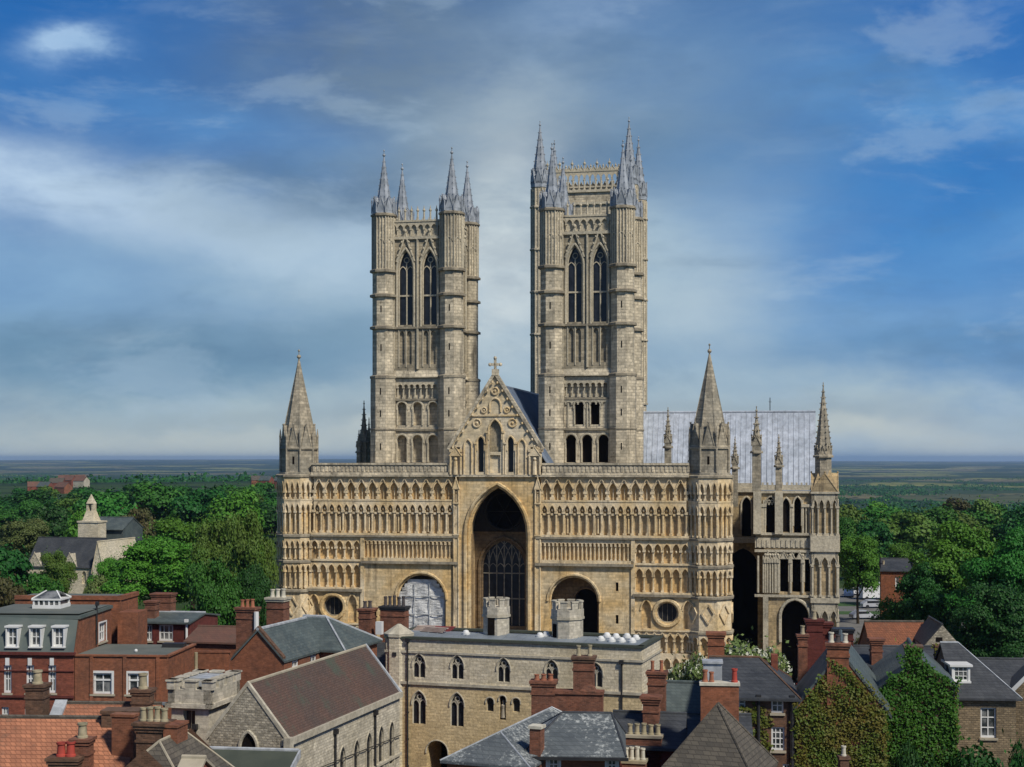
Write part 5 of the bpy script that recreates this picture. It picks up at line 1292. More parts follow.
# ---- red brick hotel with mansard (left)
M = Bld('brick_hotel', 'large red brick hotel with green mansard, flat roofs and white sash windows', 'hotel', -30, 103, 4)
f = M.fr; R1 = f.U(74); M.size(0, R1, 0, f.V(117, f.U(80)))
zt = f.Z(618, R1); zmb = f.Z(653, R1); D = M.v1
mb = MB(); low = [M.fo(px, 665, 693, 8.2, 'rect', .2) for px in (7.5, 30, 52)] + [M.fo(px, 707, 722, 7.5, 'rect', .2) for px in (5, 28)]
wall(mb, M.F['f'], 0, R1, -1, zmb, low); wall(mb, M.F['b'], 0, R1, -1, zt); wall(mb, M.F['l'], 0, D, -1, zmb)
mb.cur = 1; dr = .9
side = M.ro(102.5, 622.5, 641.5, 1.5, 'rect', .2); Fr = M.F['r']
wall(mb, face(R1, dr, 0, 1), 0, D - dr, -1, zt, [dict(side, c=side['c'] - dr)]); mb.poly([Fr(0, 0, zmb), Fr(dr, 0, zmb), Fr(dr, 0, zt)]); wall(mb, Fr, 0, dr, -1, zmb)
mb.cur = 2
mb.fbox(M.F['f'], 0, R1, -.14, .05, f.Z(693.5, 2) - .25, f.Z(693.5, 2) - .1); mb.fbox(M.F['f'], 0, R1 + .1, -.2, .1, zmb - .15, zmb + .05); mb.fbox(M.F['f'], 0, R1, -.08, .05, f.Z(671, 2), f.Z(670, 2))
link('wall', mb, M.root, ['brick_red', 'brick_orange', 'brick_maroon'])
for o_ in low[:3]:
    w_ = sash(M.root, M.F['f'], o_, 2, 2, .13, sill=True); q = MB(); q.fbox(M.F['f'], o_['c'] - .14, o_['c'] + .14, -.06, .1, o_['z1'] - .02, o_['z1'] + .5); link('keystone', q, w_, 'white_paint')
for o_ in low[3:]: sash(M.root, M.F['f'], o_, 2, 2, .12)
sash(M.root, Fr, side, 3, 2, .12, sur=.1)
q = MB(); MS = lambda a, d, z: (a, d + (z - zmb) / (zt - zmb) * dr, z)
q.slab([(0, 0, zmb + .06), (R1 - .02, 0, zmb + .06), (R1 - .02, dr, zt + .05), (0, dr, zt + .05)], .12)
q.slab([(0, dr, zt + .05), (R1 + .12, dr - .12, zt + .05), (R1 + .12, D, zt + .15), (0, D, zt + .15)], .22)
link('mansard_roof', q, M.root, 'mansard_slate')
q = MB(); q.box(.1, R1 - .05, dr + .2, D - .2, zt + .16, zt + .2); link('flat_roof', q, M.root, 'flat_felt')
for px in (12, 35.5, 58.5):
    u = f.U(px); za, zb = f.Z(646.5, u), f.Z(627.5, u); q = MB(); h = .36
    q.box(u - h - .08, u - h, -.05, dr, za, zb); q.box(u + h, u + h + .08, -.05, dr, za, zb); q.box(u - h - .14, u + h + .14, -.12, dr + .1, zb, zb + .12); q.box(u - h - .12, u + h + .12, -.1, .5, za - .1, za)
    d_ = link('dormer', q, M.root, 'white_paint'); o_ = op(u, 2 * h, za, zb, d=.2); w_ = sash(M.root, M.F['f'], o_, 2, 2, .11, sill=False, name='dormer_window')
pipe(M.root, Fr, f.V(95.5, R1), f.Z(652, R1), f.Z(611, R1), r=.07)
# low front block with flat roof
u0, u1 = R1 + .05, f.U(168); V1 = f.V(195, u1); zt1 = f.Z(657, u1)
lw = [op(f.U(px) - u0, 1.3, f.Z(694, 9), f.Z(673, 9), 'rect', d=.2, back=False) for px in (102.5, 137)]
q = MB(); fs = faces_of(u0, u1, .02, V1); wall(q, fs['f'], 0, u1 - u0, -1, zt1, lw); wall(q, fs['r'], 0, V1, -1, zt1); q.box(u0, u1 - .1, V1 - .3, V1, 0, zt1)
q.fbox(fs['f'], 0, u1 - u0, -.1, .2, zt1, zt1 + .12); q.fbox(fs['r'], 0, V1, -.1, .2, zt1, zt1 + .12)
k = 1.2
while k < u1 - u0: q.fbox(fs['f'], k - .12, k + .12, -.08, .02, zt1 - 5.5, zt1 - .01); k += 2.35
link('wall', q, M.root, 'brick_orange')
for o_ in lw: sash(M.root, fs['f'], o_, 2, 1, .12, sur=.16)
for o_ in lw: 
    q = MB(); q.fbox(fs['f'], o_['c'] - .65, o_['c'] + .65, .1, .2, o_['z1'] - .55, o_['z1'] - .43); link('window_transom', q, M.root, 'white_paint')
q = MB(); q.box(u0 - .05, u1 - .2, .25, V1 - .2, zt1 - .2, zt1 + .05); link('flat_roof', q, M.root, 'flat_felt')
for px, v in ((136, 2.0), (180, V1 * .85)):
    q = MB(); u = f.U(px, v); q.ball((u, v, zt1 + .15), .13, 8, 5); link('roof_vent', q, M.root, 'white_paint', True)
q = MB(); q.box(f.U(162, V1 * .7), f.U(184, V1 * .7), V1 * .7, V1 * .8, zt1 + .06, zt1 + .35); link('roof_duct', q, M.root, 'black_iron')
q = MB(); q.box(u0, f.U(168), -.6, -.02, f.Z(703, 9), f.Z(701, 9)); link('lead_flat', q, M.root, 'lead')
# brick yard wall running on to the right, with white pipe
q = MB(); vy = V1 + .2; ua, ub = f.U(196, vy), f.U(229, vy); q.box(ua - 2, ub, vy, vy + .35, 0, f.Z(653, ub, vy)); q.box(ua - 2, ub + .1, vy - .05, vy + .4, f.Z(653, ub, vy), f.Z(653, ub, vy) + .12)
yo = link('yard_wall', q, None, 'brick_orange'); yo.location = (f.X, f.Y, 0); yo.rotation_euler = (0, 0, -f.a); tag(yo, 'long orange brick yard wall between the flat-roofed hotel block and the gabled brick house', 'wall')
q = MB(); u = f.U(194.5, V1 - .1); q.tube((u1 + .12, V1 - .15, 3), (u1 + .12, V1 - .15, f.Z(652, u1, V1)), .13, 8); link('vent_pipe', q, M.root, 'buff_pot')
# rear wing: tall brick block with lantern, and slate wing with chimneys
vr = D + 2.5; ur0, ur1 = -1, f.U(121, vr); ztr = f.Z(600, ur1, vr)
q = MB(); add_walls(q, ur0, ur1, vr, vr + 4, ztr); fsr = faces_of(ur0, ur1, vr, vr + 4)
for kf, L_ in (('f', ur1 - ur0), ('r', 4)): q.fbox(fsr[kf], 0, L_, -.1, .3, ztr, ztr + .3)
link('wall', q, M.root, 'brick_orange'); q = MB(); q.box(ur0, ur1 - .3, vr + .3, vr + 3.7, ztr - .1, ztr + .12); link('flat_roof', q, M.root, 'flat_felt')
q = MB(); q.box(f.U(118, D + .3), f.U(138, D + .3), D + .2, vr, 0, f.Z(613, 12, D)); link('wall', q, M.root, 'brick_orange')
q = MB(); lv = D * .55; lu0, lu1 = f.U(33.5, lv), f.U(59, lv); zl0, zl1, zl2 = zt + .2, f.Z(600.5, 5, lv), f.Z(592, 5, lv)
q.box(lu0 - .1, lu1 + .1, lv, lv + 2, zl0 - .1, zl0 + .25)
for i in range(6): a = lu0 + (lu1 - lu0) * i / 5; q.box(a - .06, a + .06, lv + .02, lv + .14, zl0 + .2, zl1); q.box(a - .06, a + .06, lv + 1.86, lv + 1.98, zl0 + .2, zl1)
q.box(lu0 - .15, lu1 + .15, lv - .05, lv + 2.05, zl1, zl1 + .12); mid_ = (lu0 + lu1) / 2
for x0 in (lu0 - .15, lu1 + .15):
    for y0_ in (lv, lv + 2): q.tube((x0, y0_, zl1 + .1), (mid_ + (x0 - mid_) * .35, lv + 1, zl2), .06, 4)
q.cur = 1; q.slab([(lu0 - .1, lv, zl1 + .1), (lu1 + .1, lv, zl1 + .1), (mid_ + .6, lv + 1, zl2), (mid_ - .6, lv + 1, zl2)], .05); q.slab([(lu0 - .1, lv + 2, zl1 + .1), (lu1 + .1, lv + 2, zl1 + .1), (mid_ + .6, lv + 1, zl2), (mid_ - .6, lv + 1, zl2)], .05)
lo_ = link('roof_lantern', q, M.root, ['white_paint', 'house_glass']); q = MB(); q.box(lu0 + .03, lu1 - .03, lv + .08, lv + 1.92, zl0 + .25, zl1 - .01); link('pane', q, lo_, 'house_glass')
N_ = Bld('brick_house', 'dark red brick house with low slate roof and two red stacks, behind the flat-roofed block', 'house', 137, 119, 10)
f = N_.fr; N_.size(0, f.U(190), 0, 6); ze = f.Z(621.5, 4); zr = f.Z(612.5, 4, 3)
ww = [N_.fo(px, 624.5, 641, w_, 'rect') for px, w_ in ((147, 11), (166, 15))]
N_.shell(ze, zr, 'u', 'brick_maroon', {'f': ww}); N_.roof(ze, zr, 'u', ['slate_green', 'flashing'], ridge=1, ov=.35)
for o_ in ww: sash(N_.root, N_.F['f'], o_, 3, 2, .13)
N_.ch(152, 600.5, 1.2, .85, .9, ze, ()); N_.ch(163.5, 593, 3.5, 1.7, 1.1, ze, ()); pipe(N_.root, N_.F['f'], f.U(187), 3, f.Z(622, 5), 'white_paint', .1)
N2 = Bld('tiled_outbuilding', 'low outbuilding with brown tiled roof, behind the brick yard wall', 'outbuilding', 186, 113, 12)
f = N2.fr; N2.size(0, f.U(240), 0, 5); N2.shell(f.Z(641, 3), f.Z(627, 3, 2.5), 'u', 'brick_orange'); N2.roof(f.Z(641, 3), f.Z(627, 3, 2.5), 'u', ['old_tile', 'old_tile'], ridge=1)

# ---- pantiled houses, bottom left
T = Bld('pantile_house', 'house with broad orange pantile roof, lowest left corner, before the hotel', 'house', -110, 65, 3)
f = T.fr; T.size(0, f.U(110), 0, 9); zr = f.Z(716.5, 2, 4.5); ze = zr - 3.4
T.shell(ze, zr, 'u', 'brick_orange'); T.roof(ze, zr, 'u', ['pantile', 'brown_tile'], ridge=1, ov=.3)
T.ch(82.5, 737.5, 1.4, .75, .8, ze, row(1, .4, .7, .2, 'buff_pot'), mat='brick_chimney')
T.ch(66, 756, .8, 1.3, .9, ze - 1, row(2, .42, .65, .19, 'red_pot'), mat='brick_brown')
q = MB(); pu = f.U(112.5, 4.5)
q.hexa([(pu - .35, -.2, ze - 2), (pu, -.2, ze - 2), (pu, 9.2, ze - 2), (pu - .35, 9.2, ze - 2), (pu - .35, -.2, zr - 2.6), (pu, -.2, zr - 2.6), (pu, 9.2, zr - 2.6), (pu - .35, 9.2, zr - 2.6)])
q.box(pu - .36, pu + 1.35, 4.0, 5.0, ze - 2, zr + .25); q.box(pu - .42, pu + 1.4, 3.94, 5.06, zr + .25, zr + .42); link('party_wall', q, T.root, 'brick_brown')
T2 = Bld('pantile_house', 'house with orange pantile roof and lead flashing, tucked behind the lower-left pantile roof', 'house', 36, 74, 3)
f = T2.fr; T2.size(0, f.U(139), 0, 7); zr = f.Z(703, 2, 3.5); ze = zr - 2.6
T2.shell(ze, zr, 'u', 'brick_orange'); T2.roof(ze, zr, 'u', ['pantile', 'brown_tile'], ridge=1, ov=.25)
T2.ch(37.5, 683.5, 3.6, .95, .95, ze, row(1, .4, .75, .24, 'buff_pot'), mat='brick_brown'); T2.ch(143, 688.5, 3.2, .95, .9, ze - 1, row(1, .4, .85, .22, 'buff_pot'), mat='brick_brown', label='brown brick chimney with a pale pot')
q = MB(); q.hexa([(-.3, -.2, ze - .2), (0.35, -.2, ze - .2), (.35, 3.5, zr - .02), (-.3, 3.5, zr - .02), (-.3, -.2, ze - .0), (.35, -.2, ze - .0), (.35, 3.5, zr + .16), (-.3, 3.5, zr + .16)]); link('lead_flashing', q, T2.root, 'flashing')
T3 = Bld('tile_house', 'hipped house with grey-brown tile roof and massive stack of four pale pots, bottom left', 'house', 104, 63, 10)
f = T3.fr; T3.size(0, f.U(186), 0, 5); zr = f.Z(743, 1.4, 1); ze = zr - 1.7
T3.shell(ze, zr, 'v', 'brick_brown'); T3.roof(ze, zr, 'v', ['brown_tile', 'stone_trim'], ridge=1, ov=.3, h0=1.5, h1=.8, rr=.07)
T3.ch(154, 724, 3.2, 1.25, 1.0, 4, row(4, .33, .62, .15, 'buff_pot'), mat='brick_brown', capm='brick_brown', caps=3)
q = MB(); u = f.U(175, 3.2); q.box(u - .3, u + .35, 2.6, 3.8, 3, f.Z(726, u, 3)); q.box(u - .35, u + .4, 2.55, 3.85, f.Z(726, u, 3), f.Z(726, u, 3) + .12); link('party_wall', q, T3.root, 'brick_orange')
q = MB(); u = f.U(123, 4); q.box(u - .55, u + .5, 4.0, 4.5, 3, f.Z(717, u, 4)); q.box(u - .6, u + .55, 3.95, 4.55, f.Z(717, u, 4), f.Z(717, u, 4) + .12); link('party_wall', q, T3.root, 'brick_orange')
T4 = Bld('stone_outhouse', 'tiny outhouse with pale stone-tiled roof, at the bottom beside the massive chimney', 'outhouse', 177, 62, 6)
f = T4.fr; T4.size(0, f.U(196), 0, 2); zr = f.Z(757, 0, 1); T4.shell(zr - .5, zr, 'u', 'brick_red'); T4.roof(zr - .5, zr, 'u', ['stone_trim', 'stone_trim'], ridge=1)

# ---- slate-roofed houses, bottom centre
A1 = Bld('slate_house', 'hipped slate house with pale lichen along its edges, left of the two central slate roofs', 'house', 447, 70, 21)
f = A1.fr; A1.size(0, f.U(527), 0, 9); h0_ = 1.75
ze = f.Z(757, 0); zr = f.Z(731.5, A1.u1 / 2, h0_); A1.v1 = f.V(552, A1.u1 / 2) + .6; A1.size(0, A1.u1, 0, A1.v1)
A1.shell(ze, zr, 'v', 'brick_orange', gables=(0, 0)); A1.roof(ze, zr, 'v', ['slate_lichen', 'flashing'], h0=h0_, h1=.6, ridge=1, ov=.25, rr=.05)
A1.ch(537, 722, 1.5, .55, .55, ze - 1, (), caps=1, capm='white_pot', band=False)
A2 = Bld('slate_house', 'hipped slate house densely speckled with pale lichen over orange brick walls, bottom centre', 'house', 527, 70, 4)
f = A2.fr; A2.size(0, f.U(620), 0, 5.4); ze = f.Z(751.5, 2); zr = f.Z(712.5, 2, 2.7)
ww = [A2.fo(553.5, 757.5, 772, 11, 'rect'), A2.fo(612, 759, 772, 10, 'rect')]
A2.shell(ze, zr, 'u', 'brick_orange', {'f': ww}, gables=(0, 0)); A2.roof(ze, zr, 'u', ['slate_lichen', 'slate_dark'], h0=1.6, h1=.4, ridge=1, ov=.3, rr=.07)
for o_ in ww: sash(A2.root, A2.F['f'], o_, 2, 2, .09, sur=.1)
q = MB(); q.box(-.5, A2.u1 + .4, -.42, -.28, ze - .34, ze - .2); link('gutter', q, A2.root, 'black_iron')
A3 = Bld('brick_stack_wall', 'stepped red brick wall of three joined chimney stacks, before the gatehouse right half', 'chimney wall', 532, 80, 8)
f = A3.fr; q = MB(); u = lambda px, v=.5: f.U(px, v); Zc = lambda py: f.Z(py, 2, .5)
q.box(u(554), u(603), .1, .9, 4, Zc(693)); q.cur = 1; q.box(u(553), u(604), .02, .98, Zc(693), Zc(690)); q.hexa([(u(580), .0, Zc(690)), (u(596), .0, Zc(690)), (u(596), .9, Zc(690)), (u(580), .9, Zc(690)), (u(584), .2, Zc(685)), (u(592), .2, Zc(682)), (u(592), .8, Zc(682)), (u(584), .8, Zc(685))])
link('wall', q, A3.root, ['brick_chimney', 'brick_chimney'])
A3.ch(543.7, 680, .5, 1.25, .9, 4, row(3, .38, .32, .14, 'terracotta'), mat='brick_chimney'); A3.ch(584, 656, .75, 1.1, .9, 4, row(2, .62, .6, .12, 'buff_pot', .1), mat='brick_chimney', capm='brick_brown')
A4 = Bld('slate_house', 'dark slate-roofed house with four brick stacks in a row, under the gatehouse right corner', 'house', 624, 78, 12)
f = A4.fr; A4.size(f.U(606), f.U(706), 0, 7); ze = f.Z(746, 2); zr = f.Z(714, 3, 3.5)
A4.shell(ze, zr, 'u', 'brick_maroon'); A4.roof(ze, zr, 'u', ['slate_dark', 'slate_dark'], ridge=1)
A4.ch(657, 671, 4.4, .95, .8, ze, row(2, .5, .6, .1, 'terracotta')); A4.ch(651.5, 698, 2.6, .85, .8, ze, (), caps=3); A4.ch(644, 731.5, .4, 1.9, .8, 3, row(5, .37, .55, .13, 'buff_pot'), capm='stone_trim', caps=1)
A4.ch(634.5, 756.5, -3.2, 1.15, .8, 3, row(4, .28, .62, .12, 'white_pot'), capm='buff_pot', caps=1)
q = MB(); u0, u1, v0, v1 = f.U(665, 6), f.U(703, 6), 6, 9.5; add_roof(q, u0, u1, v0, v1, f.Z(713, u0, 6), f.Z(681, u0, 8), 'u', ridge=0); q.box(u0, u1, v0 + .1, v1, 3, f.Z(714, u0, 6)); link('rear_roof', q, A4.root, 'slate_green')
A5 = Bld('brick_house', 'house with one big plain brick stack with red pots, left of the dark slate house', 'house', 700, 74, 6)
f = A5.fr; A5.size(f.U(690), f.U(752), .6, 5); zq = f.Z(724, 1); A5.shell(zq - 1, zq, 'u', 'brick_orange'); A5.roof(zq - 1, zq, 'u', ['slate_dark', 'slate_dark'], ridge=1)
q = A5.ch(719.5, 679, .5, 1.9, .8, 3, [(-.72, 0, .6, .13, 'terracotta'), (-.4, 0, .5, .12, 'terracotta'), (.75, 0, .68, .14, 'red_pot')], mat='brick_orange', capm='white_pot', caps=1, band=False)
q = MB(); u = f.U(712, 2.2); q.box(u - .45, u + .5, 1.8, 2.6, 4, f.Z(663, u, 2)); q.box(u - .5, u + .55, 1.7, 2.7, f.Z(663, u, 2), f.Z(663, u, 2) + .12); link('skylight_box', q, A5.root, 'flashing')
A6 = Bld('tile_house', 'steep hipped house with coarse grey-brown tiles, bottom right of centre', 'house', 662, 64, 22)
f = A6.fr; A6.size(0, f.U(752), 0, 4.1); zr = f.Z(704, 2, 2); ze = f.Z(768, 0)
A6.shell(ze, zr, 'v', 'brick_red', gables=(0, 0)); A6.roof(ze, zr, 'v', ['brown_tile', 'stone_trim'], h0=1.95, h1=1.95, ridge=0, rr=.07, ov=.2)
A7 = Bld('brick_house', 'brick and ivy house with very dark slate roof and white sash windows, below the shrubs', 'house', 735, 80.5, 7)
f = A7.fr; A7.size(f.U(712), f.U(794), 0, 7.5); ze = f.Z(695, 2); zr = f.Z(657.5, 2, 3.7)
ww = [A7.fo(777.5, 698.5, 713, 12, 'rect'), A7.fo(778, 727, 750.5, 13, 'rect'), A7.fo(742, 697, 711, 7, 'rect'), A7.fo(787, 764, 780, 8)]
A7.shell(ze, zr, 'u', 'brick_brown', {'f': ww}, gables=(1, 0)); A7.roof(ze, zr, 'u', ['slate_dark', 'brick_brown'], h1=1.7, ridge=1, ov=.35, rr=.08)
for o_, nx, nz in zip(ww, (2, 3, 1, 2), (2, 4, 2, 1)): sash(A7.root, A7.F['f'], o_, nx, nz, .09)
pipe(A7.root, A7.F['f'], f.U(758.5) - A7.u0, 0, ze - .2, r=.09); pipe(A7.root, A7.F['f'], f.U(792) - A7.u0, 0, ze - .2, r=.14)
A7.ch(716, 632, 5.6, .95, .8, ze, (), mat='brick_orange', label='orange brick chimney without pots'); 
q = MB(); q.box(f.U(771, 5), f.U(777.5, 5), 4.6, 5.4, ze, f.Z(655, 5, 5)); link('brick_pier', q, A7.root, 'brick_red')
me = ivy_on('ivy', A7.F['f'], [(f.U(748) - A7.u0, 4), (f.U(767) - A7.u0, 4), (f.U(768) - A7.u0, ze - 1.0), (f.U(745) - A7.u0, ze - .7)], 1500, .2, 'ivy_olive', 4, (-.01, -.12))
def ivy_obj(me, fr, label): o = bpy.data.objects.new('ivy', me); COL.objects.link(o); o.location = (fr.X, fr.Y, 0); o.rotation_euler = (0, 0, -fr.a); return tag(o, label, 'ivy')
# keep the panes clear of leaves: thin ivy between windows only
ivy_obj(me, f, 'thin olive ivy on the brick wall below the very dark slate roof')

# ---- gabled houses smothered in ivy, right
E = Bld('ivy_house', 'gabled house with grey slate roof, gable wholly covered in olive and rust ivy', 'house', 795, 80, 12.5)
f = E.fr; E.size(f.U(797), f.U(885), 0, 9); ap = f.U(838); ze = f.Z(705, ap); zr = f.Z(650, ap)
E.shell(ze, zr, 'v', 'brick_orange'); E.roof(ze, zr, 'v', ['slate_green', 'stone_trim'], ridge=0, ov=.35, vg=.04, th=.2)
E.ch(838, 642.5, .3, 1.15, .85, ze, [(-.36, 0, .55, .14, 'white_pot'), (0, .1, .4, .14, 'soot_pot'), (.38, 0, .5, .14, 'white_pot')], mat='brick_orange', capm='brick_chimney')
L_ = E.u1 - E.u0; pol = [(-.1, -1), (L_ + .1, -1), (L_ + .1, ze - .3), (L_ * .66, ze + (zr - ze) * .55), (L_ * .58, zr - .9), (L_ * .40, zr - .6), (L_ * .34, ze + (zr - ze) * .55), (-.1, ze - .4)]
me = ivy_on('ivy', E.F['f'], pol, 23000, .15, 'ivy_olive', 1, (-.02, -.30)); ivy_obj(me, f, 'olive and rust-coloured ivy covering the gable wall under the plain orange chimney')
E2 = Bld('brick_stack_house', 'dark red brick house showing only tall blank stacks, behind the olive ivy gable', 'house', 796, 92, 6)
f = E2.fr; E2.size(f.U(806), f.U(832), 0, 5); E2.shell(f.Z(690, 1), f.Z(672, 1, 2), 'u', 'brick_maroon'); E2.roof(f.Z(690, 1), f.Z(672, 1, 2), 'u', ['slate_green', 'slate_green'], ridge=0)
E2.ch(802.5, 634, -1.5, .55, .6, 3, row(1, .1, .55, .13, 'buff_pot'), label='slim orange chimney with one pale pot', mat='brick_chimney'); E2.ch(814, 619, 2.5, 1.0, 1.0, 3, row(1, .1, .6, .16, 'buff_pot'), mat='brick_maroon', label='broad dark red chimney'); E2.ch(824, 622, 3.2, .9, .9, 3, (), mat='brick_maroon')
f6 = E2.fr; E2.ch(842, 628, 3, 1.3, 1.0, 3, (), mat='brick_maroon', capm='black_iron')
I2 = Bld('ivy_house', 'gabled house with brick chimney, walls and stack swallowed by bright green ivy', 'house', 884, 83, 11)
f = I2.fr; I2.size(f.U(886), f.U(954), 0, 9); ap = f.U(914); ze = f.Z(684, ap); zr = f.Z(658, ap)
I2.shell(ze, zr, 'v', 'brick_brown'); I2.roof(ze, zr, 'v', ['slate_green', 'slate_green'], ridge=0, ov=.4, vg=.0)
I2.ch(913, 645, .5, .85, .8, ze, (), mat='brick_brown')
L_ = I2.u1 - I2.u0; c_ = f.U(913, 0) - I2.u0
pol = [(-.15, 0), (L_ + .2, 0), (L_ + .2, ze + .1), (L_ * .62, zr - .4), (c_ + .45, zr), (c_ + .45, zr + .55), (c_ - .45, zr + .55), (c_ - .45, zr), (L_ * .3, zr - .55), (-.15, ze + .05)]
me = ivy_on('ivy', I2.F['f'], pol, 16000, .16, 'ivy_green', 2, (-.02, -.4)); ivy_obj(me, f, 'bright green ivy covering the gable and chimney of the narrower house')
me = ivy_on('ivy', I2.F['r'], [(-.2, 0), (.6, 0), (.9, ze - .2), (-.2, ze)], 900, .2, 'ivy_yellow', 3); ivy_obj(me, f, 'yellowish ivy climbing the right-hand corner of the green ivy house')
E4 = Bld('slate_house', 'dark slate-roofed terrace with slender stacks, behind the green ivy gable', 'house', 858, 96, 3)
f = E4.fr; E4.size(f.U(858), f.U(958), 0, 6); ze = f.Z(665, 3); zr = f.Z(646.5, 3, 3)
E4.shell(ze, zr, 'u', 'brick_red'); E4.roof(ze, zr, 'u', ['slate_dark', 'slate_dark'], ridge=0)
E4.ch(876, 640, .3, .7, .7, ze, (), caps=3); E4.ch(940, 644.5, -1.5, .6, .7, ze, (), mat='brick_brown', label='brown chimney with yellow ivy'); E4.ch(950.5, 645, -2.5, .7, .75, 3, (), mat='brick_red', label='slim red brick chimney')
u = f.U(940, -1.85); me = ivy_on('ivy', face(u - .3, -1.86, 1, 0), [(-.1, ze - 1), (.7, ze - 1), (.7, f.Z(646, u, -1.5)), (-.1, f.Z(646, u, -1.5))], 320, .16, 'ivy_yellow', 7, (-.01, -.12)); ivy_obj(me, f, 'yellow-green ivy climbing a slender chimney beside the green ivy house')
q = MB(); q.box(f.U(878, -.9), f.U(885, -.9), -1.2, -.6, ze - .9, ze + .05); link('skylight', q, E4.root, 'white_paint')
S1 = Bld('stone_house', 'rubble stone house with dark slate roof, white dormer and one tall white window', 'house', 955, 88, 4)
f = S1.fr; S1.size(f.U(955), f.U(1016), 0, 7); ze = f.Z(694, 2); zr = f.Z(642.5, 2, 3.5)
ww = S1.fo(988.5, 707.5, 738, 15.5, 'rect', .2)
S1.shell(ze, zr, 'u', 'house_rubble', {'f': [ww]}, gables=(1, 0)); S1.roof(ze, zr, 'u', ['slate_dark', 'flashing'], h1=2.6, ridge=1, ov=.3, rr=.06)
sash(S1.root, S1.F['f'], ww, 2, 3, .1)
za, zb = f.Z(683, 1), f.Z(668.5, 1); u = f.U(964); vd = .75; q = MB(); h = .42
q.box(u - h - .12, u - h, vd, vd + 2, za, zb); q.box(u + h, u + h + .12, vd, vd + 2, za, zb); q.box(u - h - .25, u + h + .25, vd - .12, vd + 2.4, zb, zb + .12); q.box(u - h - .16, u + h + .16, vd - .1, vd + .3, za - .12, za); link('dormer', q, S1.root, 'white_paint')
Fd = face(u - 1, vd, 1, 0); sash(S1.root, Fd, op(1, 2 * h, za, zb, d=.1), 3, 3, .07, sill=False, name='dormer_window')
S2 = Bld('stone_house', 'stone gabled house with white bargeboard, cut off by the right edge', 'house', 1012, 90, 20)
f = S2.fr; S2.size(f.U(1014), f.U(1014) + 5.5, 0, 6); ze = f.Z(686, 0); zr = ze + 3.0
S2.shell(ze, zr, 'v', 'house_rubble'); S2.roof(ze, zr, 'v', ['slate_dark', 'slate_dark'], ridge=0, ov=.3)
q = MB(); uu = (S2.u0 + S2.u1) / 2
for e in (S2.u0 - .3, S2.u1 + .3): q.hexa([(e, -.2, ze - .65), (e, -.1, ze - .65), (uu, -.1, zr - .3), (uu, -.2, zr - .3), (e, -.2, ze - .3), (e, -.1, ze - .3), (uu, -.1, zr + .05), (uu, -.2, zr + .05)])
link('bargeboard', q, S2.root, 'white_paint')
S3 = Bld('slate_house', 'dark house with long slate roof, behind the rubble stone house at the right edge', 'house', 985, 104, 5)
f = S3.fr; S3.size(f.U(975), f.U(1060), 0, 8); S3.shell(f.Z(700, 3), f.Z(659, 3, 4), 'u', 'house_rubble'); S3.roof(f.Z(700, 3), f.Z(659, 3, 4), 'u', ['slate_dark', 'slate_dark'], ridge=0)
# garden wall, small stone gable and the far brick house
S4 = Bld('red_roofed_range', 'long range with plain orange-brown tiled roof, beyond the ivy houses', 'outbuilding', 872, 118, 2)
f = S4.fr; S4.size(0, f.U(930), 0, 5); S4.shell(f.Z(650, 2), f.Z(621.5, 2, 2.5), 'u', 'brick_orange'); S4.roof(f.Z(650, 2), f.Z(621.5, 2, 2.5), 'u', ['range_tile', 'brown_tile'], ridge=1)
S5 = Bld('stone_outbuilding', 'little pale stone gable with one small square opening, beside the red-roofed range', 'outbuilding', 924, 114, 6)
f = S5.fr; S5.size(f.U(925), f.U(960), 0, 6); ze = f.Z(645, 1); zr = f.Z(624.5, 1)
S5.shell(ze, zr, 'v', 'chapel_rubble'); S5.roof(ze, zr, 'v', ['slate_dark', 'slate_dark'], ridge=0, vg=-.2, ov=.05); q = MB(); Fq = S5.F['f']; c = (S5.u1 - S5.u0) / 2 - .25; q.fbox(Fq, c - .25, c + .25, -.02, .1, ze + .25, ze + .6); link('opening', q, S5.root, 'void')
S6 = Bld('brick_cottage', 'orange brick cottage end with slate roof and small white window, under the big right-hand trees', 'house', 881, 190, 13)
f = S6.fr; S6.size(0, f.U(913), 0, 8); zq = f.Z(570, 2); ww = S6.fo(897, 577, 590, 3.2, 'rect'); S6.shell(zq, zq + 2, 'u', 'brick_orange', {'f': [ww]}); S6.roof(zq, zq + 1.2, 'u', ['slate_dark', 'slate_dark'], ridge=0); sash(S6.root, S6.F['f'], ww, 1, 2, .12)
S6.ch(883.5, 565, 2, .7, .7, zq, row(1, .4, .6, .16, 'buff_pot'))
# church with a bellcote among the trees, left
C1 = Bld('village_church', 'cream stone church with slender bellcote and dark slate roofs, among trees at left', 'church', 100, 265, 14)
f = C1.fr; C1.size(f.U(27), f.U(95), 0, 8); ze = f.Z(566, -3); zr = f.Z(538, -3, 4)
ww = [C1.fo(px, 571, 584, 4.5, 'point', .4, back=True) for px in (35, 52, 69, 84)]
C1.shell(ze, zr, 'u', 'gate_stone', {'f': ww}); C1.roof(ze, zr, 'u', ['slate_dark', 'slate_dark'], ridge=0)
for px in (35, 70): 
    q = MB(); u = f.U(px); gablet(q, C1.F['f'], u - C1.u0, 3.0, ze - .2, ze + 2.2, -.15, 2.5); link('dormer_gable', q, C1.root, 'chapel_ashlar')
q = MB(); u0, u1 = f.U(94, -1), f.U(104, -1); q.box(u0, u1, -1.5, 12, 0, ze); add_roof(q, u0, u1, -1.5, 12, ze, f.Z(541, 0), 'v', ridge=0); q.poly([(u0, -1.5, ze), (u1, -1.5, ze), ((u0 + u1) / 2, -1.5, f.Z(541, 0))]); link('cross_wing', q, C1.root, 'gate_stone')
